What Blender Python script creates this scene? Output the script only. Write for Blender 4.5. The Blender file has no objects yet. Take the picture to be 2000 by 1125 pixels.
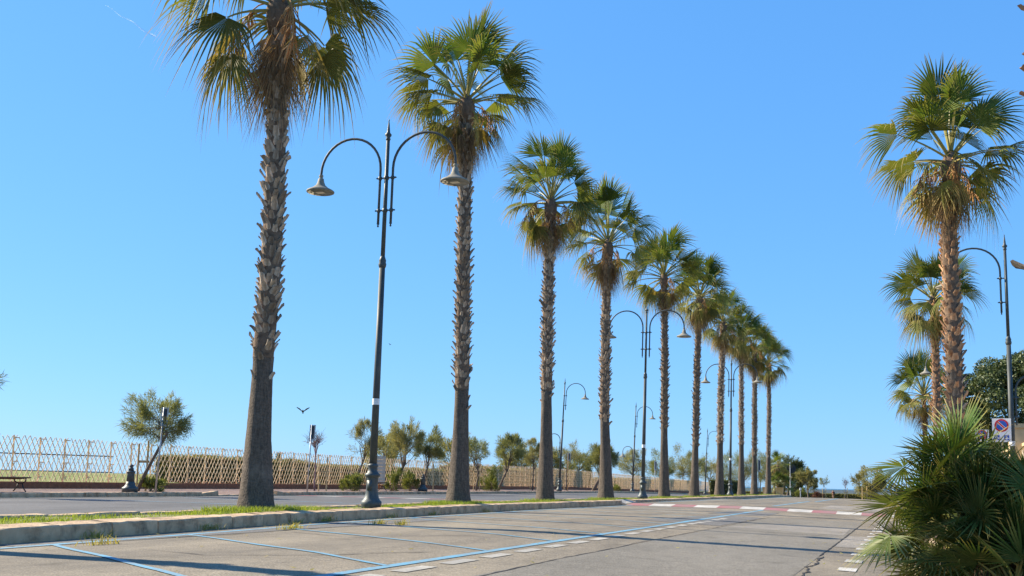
import bpy, math, random
import numpy as np
from mathutils import Matrix, Vector
PI = math.pi
S = bpy.context.scene
C = S.collection
rad = math.radians

# ------------------------------------------------------------------ camera
cam = bpy.data.cameras.new('camera'); camo = bpy.data.objects.new('camera', cam); C.objects.link(camo)
YAW, PITCH, ROLL = 0.36148, 0.12217, 0.02269
fw = Vector((-math.sin(YAW)*math.cos(PITCH), math.cos(YAW)*math.cos(PITCH), math.sin(PITCH)))
r0 = Vector((math.cos(YAW), math.sin(YAW), 0)); u0 = r0.cross(fw)
rr = math.cos(ROLL)*r0 + math.sin(ROLL)*u0; uu = -math.sin(ROLL)*r0 + math.cos(ROLL)*u0
m = Matrix((( rr.x, uu.x, -fw.x, 0), (rr.y, uu.y, -fw.y, 0), (rr.z, uu.z, -fw.z, 0.82), (0, 0, 0, 1)))
camo.matrix_world = m
cam.sensor_width = 36; cam.lens = 36.9; cam.shift_y = 0.0628; cam.clip_start = 0.05; cam.clip_end = 40000
S.camera = camo

# ------------------------------------------------------------------ sky, sun, exposure
SUN_EL, SUN_A = rad(34), rad(0)                      # sun stands to the left (-X), a little ahead
sdir = Vector((-math.cos(SUN_EL)*math.cos(SUN_A), math.cos(SUN_EL)*math.sin(SUN_A), math.sin(SUN_EL)))
w = bpy.data.worlds.new('World'); S.world = w; w.use_nodes = True
nt = w.node_tree; nt.nodes.clear()
sky = nt.nodes.new('ShaderNodeTexSky'); sky.sky_type = 'NISHITA'; sky.sun_disc = False
sky.sun_elevation = SUN_EL; sky.sun_rotation = math.atan2(sdir.x, sdir.y)
sky.air_density = 1.0; sky.dust_density = 0.1; sky.ozone_density = 2.5; sky.altitude = 0
sep = nt.nodes.new('ShaderNodeSeparateColor'); com = nt.nodes.new('ShaderNodeCombineColor')
nt.links.new(sky.outputs[0], sep.inputs[0])
for ch, (gain, ref, gam) in enumerate(((0.70, 0.99, 0.64), (2.44, 2.05, 0.46), (5.75, 4.0, 0.30))):   # even, saturated blue over the whole sky
    dv = nt.nodes.new('ShaderNodeMath'); dv.operation = 'DIVIDE'; dv.inputs[1].default_value = ref; nt.links.new(sep.outputs[ch], dv.inputs[0])
    pw = nt.nodes.new('ShaderNodeMath'); pw.operation = 'POWER'; pw.inputs[1].default_value = gam; nt.links.new(dv.outputs[0], pw.inputs[0])
    ml = nt.nodes.new('ShaderNodeMath'); ml.operation = 'MULTIPLY'; ml.inputs[1].default_value = gain; nt.links.new(pw.outputs[0], ml.inputs[0])
    nt.links.new(ml.outputs[0], com.inputs[ch])
bg = nt.nodes.new('ShaderNodeBackground'); bg.inputs[1].default_value = 0.0785
wo = nt.nodes.new('ShaderNodeOutputWorld')
nt.links.new(com.outputs[0], bg.inputs[0]); nt.links.new(bg.outputs[0], wo.inputs[0])
sl = bpy.data.lights.new('sun', 'SUN'); sl.energy = 5.0; sl.angle = rad(0.53); sl.color = (1.0, 0.88, 0.69)
so = bpy.data.objects.new('sun', sl); C.objects.link(so); so.rotation_euler = sdir.to_track_quat('Z', 'Y').to_euler()
S.view_settings.view_transform = 'Standard'; S.view_settings.look = 'None'
S.view_settings.exposure = 1.15; S.view_settings.gamma = 1.0; S.view_settings.use_curve_mapping = False

# ------------------------------------------------------------------ materials
def mat(name, col, rough=0.85, var=0.25, scale=8.0, bump=0.0, bscale=40.0, metal=0.0, trans=0.0, col2=None, objvar=0.0, dry=None, spec=0.3, detail=4, stretch=None):
    """procedural surface: two-tone noise, optional fine relief, optional per-object tint, optional 'dry' attribute tint"""
    M = bpy.data.materials.new(name); M.use_nodes = True
    n = M.node_tree.nodes; L = M.node_tree.links; n.clear()
    out = n.new('ShaderNodeOutputMaterial'); b = n.new('ShaderNodeBsdfPrincipled')
    b.inputs['Roughness'].default_value = rough; b.inputs['Metallic'].default_value = metal; b.inputs['Specular IOR Level'].default_value = spec
    tc = n.new('ShaderNodeTexCoord'); src = tc.outputs['Object']
    if stretch:
        mp = n.new('ShaderNodeMapping'); mp.inputs['Scale'].default_value = stretch; L.new(src, mp.inputs[0]); src = mp.outputs[0]
    nz = n.new('ShaderNodeTexNoise'); nz.inputs['Scale'].default_value = scale; nz.inputs['Detail'].default_value = detail; nz.inputs['Roughness'].default_value = 0.65
    L.new(src, nz.inputs['Vector'])
    rp = n.new('ShaderNodeValToRGB'); rp.color_ramp.elements[0].position = 0.3; rp.color_ramp.elements[1].position = 0.7
    c2 = col2 if col2 else tuple(min(1, c*(1+var)) for c in col)
    c1 = col if col2 else tuple(c*(1-var) for c in col)
    rp.color_ramp.elements[0].color = (*c1, 1); rp.color_ramp.elements[1].color = (*c2, 1)
    L.new(nz.outputs[0], rp.inputs[0]); cs = rp.outputs[0]
    if dry:
        at = n.new('ShaderNodeAttribute'); at.attribute_name = 'dry'
        mx = n.new('ShaderNodeMix'); mx.data_type = 'RGBA'; L.new(at.outputs['Fac'], mx.inputs[0]); L.new(cs, mx.inputs[6]); mx.inputs[7].default_value = (*dry, 1); cs = mx.outputs[2]
    if objvar:
        oi = n.new('ShaderNodeObjectInfo'); mr = n.new('ShaderNodeMapRange'); mr.inputs[3].default_value = 1-objvar; mr.inputs[4].default_value = 1+objvar
        L.new(oi.outputs['Random'], mr.inputs[0]); hv = n.new('ShaderNodeHueSaturation'); L.new(mr.outputs[0], hv.inputs['Value']); L.new(cs, hv.inputs['Color']); cs = hv.outputs[0]
    L.new(cs, b.inputs['Base Color'])
    if bump:
        nb = n.new('ShaderNodeTexNoise'); nb.inputs['Scale'].default_value = bscale; nb.inputs['Detail'].default_value = 5; L.new(src, nb.inputs['Vector'])
        bp = n.new('ShaderNodeBump'); bp.inputs['Strength'].default_value = bump; bp.inputs['Distance'].default_value = 0.02
        L.new(nb.outputs[0], bp.inputs['Height']); L.new(bp.outputs[0], b.inputs['Normal'])
    sh = b.outputs[0]
    if trans:
        tr = n.new('ShaderNodeBsdfTranslucent'); ml = n.new('ShaderNodeMixShader'); ml.inputs[0].default_value = trans
        g = n.new('ShaderNodeMix'); g.data_type = 'RGBA'; g.blend_type = 'MULTIPLY'; g.inputs[0].default_value = 1; L.new(cs, g.inputs[6]); g.inputs[7].default_value = (1.6, 1.5, 0.7, 1)
        L.new(g.outputs[2], tr.inputs[0]); L.new(sh, ml.inputs[1]); L.new(tr.outputs[0], ml.inputs[2]); sh = ml.outputs[0]
    L.new(sh, out.inputs[0])
    return M

def asphalt(name, base, warm, speck=0.5, stain=0.35):
    base = tuple(c*0.86 for c in base); warm = tuple(c*0.86 for c in warm)
    M = bpy.data.materials.new(name); M.use_nodes = True
    n = M.node_tree.nodes; L = M.node_tree.links; n.clear()
    out = n.new('ShaderNodeOutputMaterial'); b = n.new('ShaderNodeBsdfPrincipled'); b.inputs['Roughness'].default_value = 0.88; b.inputs['Specular IOR Level'].default_value = 0.25
    tc = n.new('ShaderNodeTexCoord'); mp = n.new('ShaderNodeMapping'); mp.inputs['Scale'].default_value = (1, 0.35, 1); L.new(tc.outputs['Object'], mp.inputs[0])
    big = n.new('ShaderNodeTexNoise'); big.inputs['Scale'].default_value = 0.55; big.inputs['Detail'].default_value = 7; big.inputs['Roughness'].default_value = 0.68; L.new(mp.outputs[0], big.inputs['Vector'])
    rp = n.new('ShaderNodeValToRGB'); rp.color_ramp.elements[0].position = 0.33; rp.color_ramp.elements[1].position = 0.68
    rp.color_ramp.elements[0].color = (*[c*(1-stain) for c in base], 1); rp.color_ramp.elements[1].color = (*warm, 1); L.new(big.outputs[0], rp.inputs[0])
    sp = n.new('ShaderNodeTexNoise'); sp.inputs['Scale'].default_value = 55; sp.inputs['Detail'].default_value = 3; L.new(tc.outputs['Object'], sp.inputs['Vector'])
    sr = n.new('ShaderNodeMapRange'); sr.inputs[1].default_value = 0.3; sr.inputs[2].default_value = 0.7; sr.inputs[3].default_value = 1-speck; sr.inputs[4].default_value = 1+speck; L.new(sp.outputs[0], sr.inputs[0])
    gr = n.new('ShaderNodeTexNoise'); gr.inputs['Scale'].default_value = 7; gr.inputs['Detail'].default_value = 4; gr.inputs['Roughness'].default_value = 0.75; L.new(tc.outputs['Object'], gr.inputs['Vector'])
    g2 = n.new('ShaderNodeMapRange'); g2.inputs[1].default_value = 0.3; g2.inputs[2].default_value = 0.7; g2.inputs[3].default_value = 0.84; g2.inputs[4].default_value = 1.16; L.new(gr.outputs[0], g2.inputs[0])
    gm = n.new('ShaderNodeMath'); gm.operation = 'MULTIPLY'; L.new(sr.outputs[0], gm.inputs[0]); L.new(g2.outputs[0], gm.inputs[1])
    hv = n.new('ShaderNodeHueSaturation'); L.new(rp.outputs[0], hv.inputs['Color']); L.new(gm.outputs[0], hv.inputs['Value']); L.new(hv.outputs[0], b.inputs['Base Color'])
    oz = n.new('ShaderNodeTexNoise'); oz.inputs['Scale'].default_value = 0.9; oz.inputs['Detail'].default_value = 6; oz.inputs['Roughness'].default_value = 0.55; oz.inputs['Distortion'].default_value = 0.6; L.new(tc.outputs['Object'], oz.inputs['Vector'])
    orp = n.new('ShaderNodeMapRange'); orp.inputs[1].default_value = 0.60; orp.inputs[2].default_value = 0.70; orp.inputs[3].default_value = 1.0; orp.inputs[4].default_value = 0.74; L.new(oz.outputs[0], orp.inputs[0])
    om = n.new('ShaderNodeMath'); om.operation = 'MULTIPLY'; L.new(gm.outputs[0], om.inputs[0]); L.new(orp.outputs[0], om.inputs[1]); L.new(om.outputs[0], hv.inputs['Value'])
    bp = n.new('ShaderNodeBump'); bp.inputs['Strength'].default_value = 0.5; bp.inputs['Distance'].default_value = 0.01; L.new(sp.outputs[0], bp.inputs['Height']); L.new(bp.outputs[0], b.inputs['Normal'])
    L.new(b.outputs[0], out.inputs[0]); return M

def paint(name, col, wear=0.45, under=(0.2, 0.19, 0.17)):
    """worn road paint: paint with the asphalt showing through in grains"""
    col = tuple(c*0.86 for c in col)
    M = bpy.data.materials.new(name); M.use_nodes = True
    n = M.node_tree.nodes; L = M.node_tree.links; n.clear()
    out = n.new('ShaderNodeOutputMaterial'); b = n.new('ShaderNodeBsdfPrincipled'); b.inputs['Roughness'].default_value = 0.8
    tc = n.new('ShaderNodeTexCoord')
    a = n.new('ShaderNodeTexNoise'); a.inputs['Scale'].default_value = 28; a.inputs['Detail'].default_value = 4; L.new(tc.outputs['Object'], a.inputs['Vector'])
    c = n.new('ShaderNodeTexNoise'); c.inputs['Scale'].default_value = 1.7; c.inputs['Detail'].default_value = 5; L.new(tc.outputs['Object'], c.inputs['Vector'])
    ad = n.new('ShaderNodeMath'); ad.operation = 'ADD'; L.new(a.outputs[0], ad.inputs[0]); L.new(c.outputs[0], ad.inputs[1])
    rp = n.new('ShaderNodeValToRGB'); rp.color_ramp.elements[0].position = 0.5*(0.55+wear*0.45); rp.color_ramp.elements[1].position = 0.5*(0.55+wear*0.45)+0.13
    mr = n.new('ShaderNodeMath'); mr.operation = 'MULTIPLY'; mr.inputs[1].default_value = 0.5; L.new(ad.outputs[0], mr.inputs[0]); L.new(mr.outputs[0], rp.inputs[0])
    rp.color_ramp.elements[0].color = (*[u*0.6+k*0.4 for u, k in zip(under, col)], 1); rp.color_ramp.elements[1].color = (*col, 1)
    L.new(rp.outputs[0], b.inputs['Base Color']); L.new(b.outputs[0], out.inputs[0]); return M

MT = {}
MT['asphalt'] = asphalt('asphalt_worn', (0.235, 0.202, 0.156), (0.315, 0.266, 0.192))
MT['asphalt_lane'] = asphalt('asphalt_lane', (0.208, 0.188, 0.152), (0.24, 0.216, 0.175), 0.45, 0.2)
MT['asphalt_dark'] = asphalt('asphalt_patch_dark', (0.17, 0.16, 0.148), (0.20, 0.19, 0.172), 0.55, 0.2)
MT['asphalt_pale'] = asphalt('asphalt_patch_pale', (0.27, 0.245, 0.21), (0.34, 0.305, 0.255), 0.4, 0.25)
MT['asphalt_left'] = asphalt('asphalt_far_carriageway', (0.125, 0.122, 0.12), (0.165, 0.16, 0.155), 0.35, 0.2)
MT['crack'] = mat('tar_crack', (0.035, 0.032, 0.03), 0.9, 0.3, 6)
MT['blue'] = paint('blue_paint', (0.12, 0.36, 0.52), 0.74)
MT['white'] = paint('white_paint', (0.50, 0.46, 0.38), 0.9)
MT['white_clean'] = paint('white_paint_fresh', (0.60, 0.57, 0.51), 0.72)
MT['red'] = paint('red_paint', (0.36, 0.12, 0.125), 0.72)
MT['kerb'] = mat('kerb_travertine', (0.36, 0.235, 0.135), 0.85, 0.3, 3.2, 0.6, 26, col2=(0.62, 0.45, 0.28), objvar=0.09, detail=7)
def stain(M, col, lo, hi, sc):
    '''dark weathering spots over an existing surface'''
    n = M.node_tree.nodes; L = M.node_tree.links; b = next(k for k in n if k.type == 'BSDF_PRINCIPLED'); old = b.inputs['Base Color'].links[0].from_socket
    tc = n.new('ShaderNodeTexCoord'); oi = n.new('ShaderNodeObjectInfo'); av = n.new('ShaderNodeVectorMath'); L.new(tc.outputs['Object'], av.inputs[0]); L.new(oi.outputs['Location'], av.inputs[1])
    z = n.new('ShaderNodeTexNoise'); z.inputs['Scale'].default_value = sc; z.inputs['Detail'].default_value = 9; z.inputs['Roughness'].default_value = 0.72; L.new(av.outputs[0], z.inputs['Vector'])
    mr = n.new('ShaderNodeMapRange'); mr.inputs[1].default_value = lo; mr.inputs[2].default_value = hi; L.new(z.outputs[0], mr.inputs[0])
    mx = n.new('ShaderNodeMix'); mx.data_type = 'RGBA'; L.new(mr.outputs[0], mx.inputs[0]); L.new(old, mx.inputs[6]); mx.inputs[7].default_value = (*col, 1); L.new(mx.outputs[2], b.inputs['Base Color'])
stain(MT['kerb'], (0.13, 0.09, 0.055), 0.50, 0.72, 2.6)
MT['paving'] = mat('porphyry_paving', (0.17, 0.105, 0.083), 0.9, 0.3, 3, 0.3, 25, col2=(0.26, 0.185, 0.15), detail=8)
MT['soil'] = mat('median_soil', (0.16, 0.13, 0.07), 0.95, 0.3, 4, 0.6, 20, col2=(0.22, 0.24, 0.07), detail=7)
MT['grass'] = mat('grass_blades', (0.12, 0.19, 0.025), 0.6, 0.4, 1.3, trans=0.4, col2=(0.26, 0.30, 0.05))
MT['weed'] = mat('weed_blades', (0.24, 0.24, 0.05), 0.7, 0.3, 3, trans=0.3, col2=(0.42, 0.34, 0.12))
MT['lawn'] = mat('lawn', (0.13, 0.165, 0.03), 0.95, 0.3, 0.7, 0.7, 12, col2=(0.24, 0.24, 0.075), detail=9)
MT['ground'] = mat('dry_ground', (0.17, 0.155, 0.08), 0.95, 0.3, 0.3, 0.5, 6, col2=(0.30, 0.27, 0.16), detail=8)
MT['sea'] = mat('sea_water', (0.02, 0.08, 0.13), 0.25, 0.2, 0.02, 0.3, 0.6)
MT['brickwall'] = mat('terracotta_wall', (0.22, 0.085, 0.045), 0.9, 0.3, 6, 0.3, 40, col2=(0.36, 0.15, 0.08))
MT['bark'] = mat('smooth_palm_bark', (0.06, 0.047, 0.036), 0.95, 0.3, 5, 0.9, 9, col2=(0.165, 0.132, 0.102), stretch=(7, 7, 1.3), detail=9)
MT['bark_up'] = mat('fibrous_palm_bark', (0.09, 0.06, 0.04), 0.95, 0.4, 9, 0.8, 20, col2=(0.22, 0.15, 0.10))
MT['boot'] = mat('grey_leaf_base', (0.15, 0.115, 0.085), 0.9, 0.3, 14, 0.5, 40, col2=(0.42, 0.345, 0.265), objvar=0.5, stretch=(1, 1, 0.25))
MT['boot_red'] = mat('reddish_leaf_base', (0.27, 0.125, 0.065), 0.9, 0.3, 14, 0.4, 40, col2=(0.52, 0.32, 0.18), objvar=0.3, stretch=(1, 1, 0.25))
MT['frond'] = mat('palm_frond', (0.04, 0.082, 0.013), 0.6, 0.3, 3, trans=0.25, col2=(0.125, 0.172, 0.028), objvar=0.38, dry=(0.40, 0.27, 0.11), spec=0.18)
MT['petiole'] = mat('palm_petiole', (0.20, 0.21, 0.05), 0.5, 0.2, 4, col2=(0.34, 0.27, 0.09))
MT['dead'] = mat('dead_frond', (0.17, 0.10, 0.05), 0.9, 0.4, 5, trans=0.15, col2=(0.38, 0.26, 0.14), objvar=0.4)
MT['fruit'] = mat('fruit_stalks', (0.30, 0.14, 0.05), 0.9, 0.3, 7, col2=(0.46, 0.27, 0.12))
MT['fan'] = mat('fan_palm_leaf', (0.03, 0.066, 0.015), 0.42, 0.3, 4, trans=0.22, col2=(0.066, 0.115, 0.024), objvar=0.5, dry=(0.36, 0.27, 0.10), spec=0.2)
MT['lampiron'] = mat('green_grey_cast_iron', (0.035, 0.05, 0.055), 0.5, 0.3, 12, 0.15, 60, col2=(0.075, 0.09, 0.09), metal=0.2, spec=0.5)
MT['lampworn'] = mat('weathered_lamp_paint', (0.042, 0.055, 0.06), 0.55, 0.3, 4, 0.1, 40, col2=(0.095, 0.10, 0.095), metal=0.1, stretch=(1.5, 1.5, 0.7), detail=5)
MT['shade'] = mat('dusty_lamp_shade', (0.16, 0.155, 0.125), 0.7, 0.3, 6, 0.2, 40, col2=(0.33, 0.30, 0.24), detail=6)
MT['lens'] = mat('lamp_panel', (0.7, 0.62, 0.5), 0.4, 0.1, 4)
MT['sticker'] = mat('white_band', (0.72, 0.72, 0.70), 0.6, 0.15, 9)
MT['bamboo'] = mat('chestnut_lattice', (0.70, 0.48, 0.26), 0.8, 0.3, 5, col2=(0.90, 0.70, 0.44), objvar=0.2)
MT['stake'] = mat('wooden_stake', (0.42, 0.28, 0.13), 0.85, 0.3, 6, 0.3, 30, col2=(0.60, 0.43, 0.22), objvar=0.15, stretch=(2, 2, .4))
MT['galv'] = mat('galvanised_steel', (0.36, 0.37, 0.38), 0.45, 0.15, 9, metal=0.6, col2=(0.50, 0.51, 0.51))
MT['dkpanel'] = mat('dark_panel', (0.04, 0.045, 0.05), 0.5, 0.3, 5)
MT['rust'] = mat('rusty_iron', (0.12, 0.05, 0.03), 0.8, 0.4, 8, col2=(0.2, 0.09, 0.05))
MT['iron'] = mat('dark_iron', (0.03, 0.028, 0.027), 0.5, 0.3, 8)
MT['benchwood'] = mat('bench_wood', (0.10, 0.05, 0.03), 0.7, 0.3, 8, col2=(0.18, 0.10, 0.06), stretch=(4, .5, 4))
MT['tam'] = mat('tamarisk_sprays', (0.11, 0.13, 0.05), 0.8, 0.3, 2, trans=0.3, col2=(0.27, 0.27, 0.12), objvar=0.15)
MT['tam_pale'] = mat('tamarisk_pale_sprays', (0.15, 0.155, 0.065), 0.8, 0.3, 2, trans=0.3, col2=(0.35, 0.32, 0.155), objvar=0.15)
MT['tam_dark'] = mat('dark_leaves', (0.045, 0.06, 0.022), 0.7, 0.3, 2, trans=0.2, col2=(0.10, 0.115, 0.04), objvar=0.15)
MT['twig'] = mat('thin_twigs', (0.12, 0.075, 0.06), 0.9, 0.3, 8, col2=(0.22, 0.15, 0.12))
MT['twig_pink'] = mat('bare_twigs', (0.25, 0.16, 0.16), 0.9, 0.3, 8)
MT['trunk'] = mat('young_trunk_bark', (0.10, 0.075, 0.055), 0.95, 0.3, 12, 0.6, 30, col2=(0.19, 0.15, 0.115))
MT['hedge'] = mat('clipped_hedge_leaves', (0.10, 0.10, 0.03), 0.8, 0.3, 3, trans=0.3, col2=(0.26, 0.235, 0.085))
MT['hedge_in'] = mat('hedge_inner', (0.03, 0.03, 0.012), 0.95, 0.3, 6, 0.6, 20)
MT['shrub'] = mat('green_shrub_leaves', (0.09, 0.12, 0.03), 0.8, 0.3, 3, trans=0.3, col2=(0.20, 0.21, 0.065))
MT['oak'] = mat('evergreen_leaves', (0.035, 0.058, 0.02), 0.55, 0.3, 2, trans=0.12, col2=(0.12, 0.15, 0.05), spec=0.4)
MT['signwhite'] = mat('sign_white', (0.78, 0.78, 0.77), 0.4, 0.04, 3)
MT['signblue'] = mat('sign_blue', (0.03, 0.10, 0.42), 0.4, 0.05, 3)
MT['signred'] = mat('sign_red', (0.55, 0.03, 0.03), 0.4, 0.05, 3)
MT['render'] = mat('cream_render', (0.54, 0.47, 0.37), 0.9, 0.1, 2, 0.2, 30, col2=(0.64, 0.58, 0.49))
MT['pillar'] = mat('ochre_render', (0.50, 0.38, 0.22), 0.9, 0.15, 2, 0.2, 30)
MT['planter'] = mat('ochre_wood', (0.48, 0.29, 0.11), 0.8, 0.25, 5, col2=(0.62, 0.42, 0.2))
MT['bird'] = mat('dark_feathers', (0.03, 0.03, 0.035), 0.7, 0.3, 9)
MT['skin'] = mat('skin', (0.42, 0.24, 0.16), 0.6, 0.1, 5)
MT['shirt'] = mat('rust_shirt', (0.30, 0.11, 0.06), 0.9, 0.15, 8)
MT['shorts'] = mat('brown_shorts', (0.20, 0.10, 0.07), 0.9, 0.15, 8)
MT['hair'] = mat('dark_hair', (0.03, 0.02, 0.015), 0.8, 0.2, 8)
MT['pack'] = mat('black_bag', (0.025, 0.025, 0.03), 0.8, 0.2, 8)
vm = bpy.data.materials.new('vapour'); vm.use_nodes = True; vm.node_tree.nodes.clear()
vo = vm.node_tree.nodes.new('ShaderNodeOutputMaterial'); vp = vm.node_tree.nodes.new('ShaderNodeVolumePrincipled'); vp.inputs['Color'].default_value = (1, 1, 1, 1); vp.inputs['Density'].default_value = 0.05; vp.inputs['Anisotropy'].default_value = 0.6
vm.node_tree.links.new(vp.outputs[0], vo.inputs['Volume']); MT['vapour'] = vm
MT['stone'] = mat('pale_stone', (0.45, 0.40, 0.33), 0.9, 0.2, 9)

# ------------------------------------------------------------------ mesh helpers
class MB:
    """collects shapes; build() links them as ONE mesh object"""
    def __init__(s): s.v = []; s.f = []; s.m = []; s.dry = []
    def add(s, vs, fs, mi=0, dry=0.0):
        o = len(s.v); s.v += [tuple(p) for p in vs]; s.f += [tuple(i+o for i in f) for f in fs]; s.m += [mi]*len(fs)
        s.dry += list(dry) if hasattr(dry, '__len__') else [dry]*len(vs)
        return s
    def box(s, c, d, mi=0, rz=0.0, tilt=None, taper=1.0):
        hx, hy, hz = d[0]/2, d[1]/2, d[2]/2
        vs = [Vector((x*hx*(taper if z > 0 else 1), y*hy*(taper if z > 0 else 1), z*hz)) for z in (-1, 1) for x, y in ((-1, -1), (1, -1), (1, 1), (-1, 1))]
        M = Matrix.Rotation(rz, 3, 'Z')
        if tilt: M = M @ Matrix.Rotation(tilt[1], 3, tilt[0])
        vs = [M @ p + Vector(c) for p in vs]
        return s.add(vs, [(0, 3, 2, 1), (4, 5, 6, 7), (0, 1, 5, 4), (1, 2, 6, 5), (2, 3, 7, 6), (3, 0, 4, 7)], mi)
    def tube(s, pts, rs, n=8, mi=0, cap=True):
        pts = [Vector(p) for p in pts]; k = len(pts)
        if not hasattr(rs, '__len__'): rs = [rs]*k
        vs = []; up = None
        for i, p in enumerate(pts):
            t = (pts[min(i+1, k-1)] - pts[max(i-1, 0)]).normalized()
            if up is None: up = Vector((1, 0, 0)) if abs(t.x) < 0.9 else Vector((0, 1, 0))
            a = (up - t*up.dot(t)).normalized(); b = t.cross(a); up = a
            vs += [p + (a*math.cos(2*PI*j/n) + b*math.sin(2*PI*j/n))*rs[i] for j in range(n)]
        fs = [(i*n+j, i*n+(j+1) % n, (i+1)*n+(j+1) % n, (i+1)*n+j) for i in range(k-1) for j in range(n)]
        if cap: fs += [tuple(range(n-1, -1, -1)), tuple(range((k-1)*n, k*n))]
        return s.add(vs, fs, mi)
    def lathe(s, prof, n=20, c=(0, 0, 0), mi=0, cap=True):
        return s.tubez([(r, z) for r, z in prof], n, c, mi, cap)
    def tubez(s, prof, n, c, mi, cap):
        k = len(prof); vs = [(c[0]+r*math.cos(2*PI*j/n), c[1]+r*math.sin(2*PI*j/n), c[2]+z) for r, z in prof for j in range(n)]
        fs = [(i*n+j, i*n+(j+1) % n, (i+1)*n+(j+1) % n, (i+1)*n+j) for i in range(k-1) for j in range(n)]
        if cap: fs += [tuple(range(n-1, -1, -1)), tuple(range((k-1)*n, k*n))]
        return s.add(vs, fs, mi)
    def mesh(s, name, mats, smooth=False, dry=False):
        me = bpy.data.meshes.new(name); me.from_pydata(s.v, [], s.f)
        for M in (mats if isinstance(mats, (list, tuple)) else [mats]): me.materials.append(M)
        if any(s.m): me.polygons.foreach_set('material_index', s.m)
        if smooth: me.polygons.foreach_set('use_smooth', [True]*len(s.f))
        if dry:
            a = me.attributes.new('dry', 'FLOAT', 'POINT'); a.data.foreach_set('value', s.dry)
        me.update(); return me
    def build(s, name, mats, parent=None, smooth=False, loc=None):
        return link(name, s.mesh(name, mats, smooth), parent, loc)

def link(name, me, parent=None, loc=None, rot=None, sc=None):
    o = bpy.data.objects.new(name, me); C.objects.link(o)
    if parent is not None: o.parent = parent
    if loc is not None: o.location = loc
    if rot is not None: o.rotation_euler = rot
    if sc is not None: o.scale = (sc, sc, sc) if not hasattr(sc, '__len__') else sc
    return o
def tag(o, label=None, cat=None, group=None, kind=None):
    if label: o['label'] = label
    if cat: o['category'] = cat
    if group: o['group'] = group
    if kind: o['kind'] = kind
    return o
def thing(name, loc, label, cat, group=None, rot=None):
    return tag(link(name, None, None, loc, rot), label, cat, group)
def tri_mesh(name, v, f, M, smooth=False):
    """big numpy soup to mesh; f is (m,k)"""
    me = bpy.data.meshes.new(name); k = f.shape[1]
    me.vertices.add(len(v)); me.vertices.foreach_set('co', np.ascontiguousarray(v, dtype=np.float32).ravel())
    me.loops.add(f.size); me.loops.foreach_set('vertex_index', np.ascontiguousarray(f, dtype=np.int32).ravel())
    me.polygons.add(len(f)); me.polygons.foreach_set('loop_start', np.arange(0, f.size, k, dtype=np.int32))
    me.materials.append(M); me.update(calc_edges=True); me.validate()
    return me

# ------------------------------------------------------------------ levels of the ground
def T(y): return 0.0 if y <= 92 else -0.0085*(y-92)
def table(y):
    if y <= 39.6 or y >= 64: return 0.0
    if y < 40.6: return 0.075*(y-39.6)
    if y <= 62: return 0.075
    return 0.075*(64-y)/2
def zr(x, y): return T(y) + table(y) - 0.025*min(max(x+6, 0), 7)
BR = [39.6, 40.6, 62, 64, 92]
def ycuts(y0, y1, step):
    ys = list(np.arange(y0, y1, step)) + [y1] + [b for b in BR if y0 < b < y1]
    return sorted(set(round(float(a), 4) for a in ys))
def sheet(name, xs, ys, zf, M, parent=None, kind='structure'):
    v = [(x, y, zf(x, y)) for y in ys for x in xs]; n = len(xs)
    f = [(j*n+i, j*n+i+1, (j+1)*n+i+1, (j+1)*n+i) for j in range(len(ys)-1) for i in range(n-1)]
    b = MB(); b.add(v, f); o = b.build(name, M, parent)
    if kind and parent is None: o['kind'] = kind
    return o

# ------------------------------------------------------------------ setting: ground, sea, roads
def lawnz(x, y):
    if x >= -42: z = 0.30 + (-29.4-x)/12.6*0.45
    elif x >= -48: z = 0.75
    else: z = 0.75 - (-48-x)*0.35
    return z + T(y)
sheet('ground', [-29.4, -12, 0.1, 3, 90], ycuts(-20, 300, 20), lambda x, y: T(y) - 0.32 + (0.0 if x > -20 else 0.1), MT['ground'])
rng0 = random.Random(2)
sheet('lawn', [-75, -62, -55, -50, -48, -46, -44, -42, -40, -37, -34, -32, -30.6, -29.45], ycuts(-20, 300, 4), lambda x, y: lawnz(x, y) + (rng0.uniform(-0.04, 0.05) if -48 < x < -30 else 0), MT['lawn'])
b = MB(); b.add([(-15000, -3000, -9), (9000, -3000, -9), (9000, 25000, -9), (-15000, 25000, -9)], [(0, 1, 2, 3)])
tag(b.build('sea', MT['sea']), kind='structure')
road = sheet('road', list(np.linspace(-10.75, -6, 8)) + list(np.linspace(-5.3, 0.16, 9)) + [0.5], ycuts(-12, 128, 3), zr, MT['asphalt'])
sheet('lane_surface', [-3.78, -2.5, -1.18], ycuts(-12, 31.5, 3), lambda x, y: zr(x, y)+0.003, MT['asphalt_lane'], road)
sheet('left_carriageway', [-24.95, -18, -11.6], ycuts(-12, 190, 6), lambda x, y: T(y) + 0.02 - 0.003*abs(x+18), MT['asphalt_left'])
def pavez(x, y):
    z = 0.13 + 0.012*(-24.9-x)
    if x > -26.4 and 33.5 < y < 38.5:
        k = min(1, (y-33.5)/1.0, (38.5-y)/1.0); z -= 0.09*k*min(1, (x+26.4)/1.4)
    return z + T(y)
sheet('pavement', [-29.4, -28, -26.4, -25.6, -24.98], sorted(set(ycuts(-12, 190, 3) + [33.5, 34, 34.5, 37.5, 38, 38.5])), pavez, MT['paving'])
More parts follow.
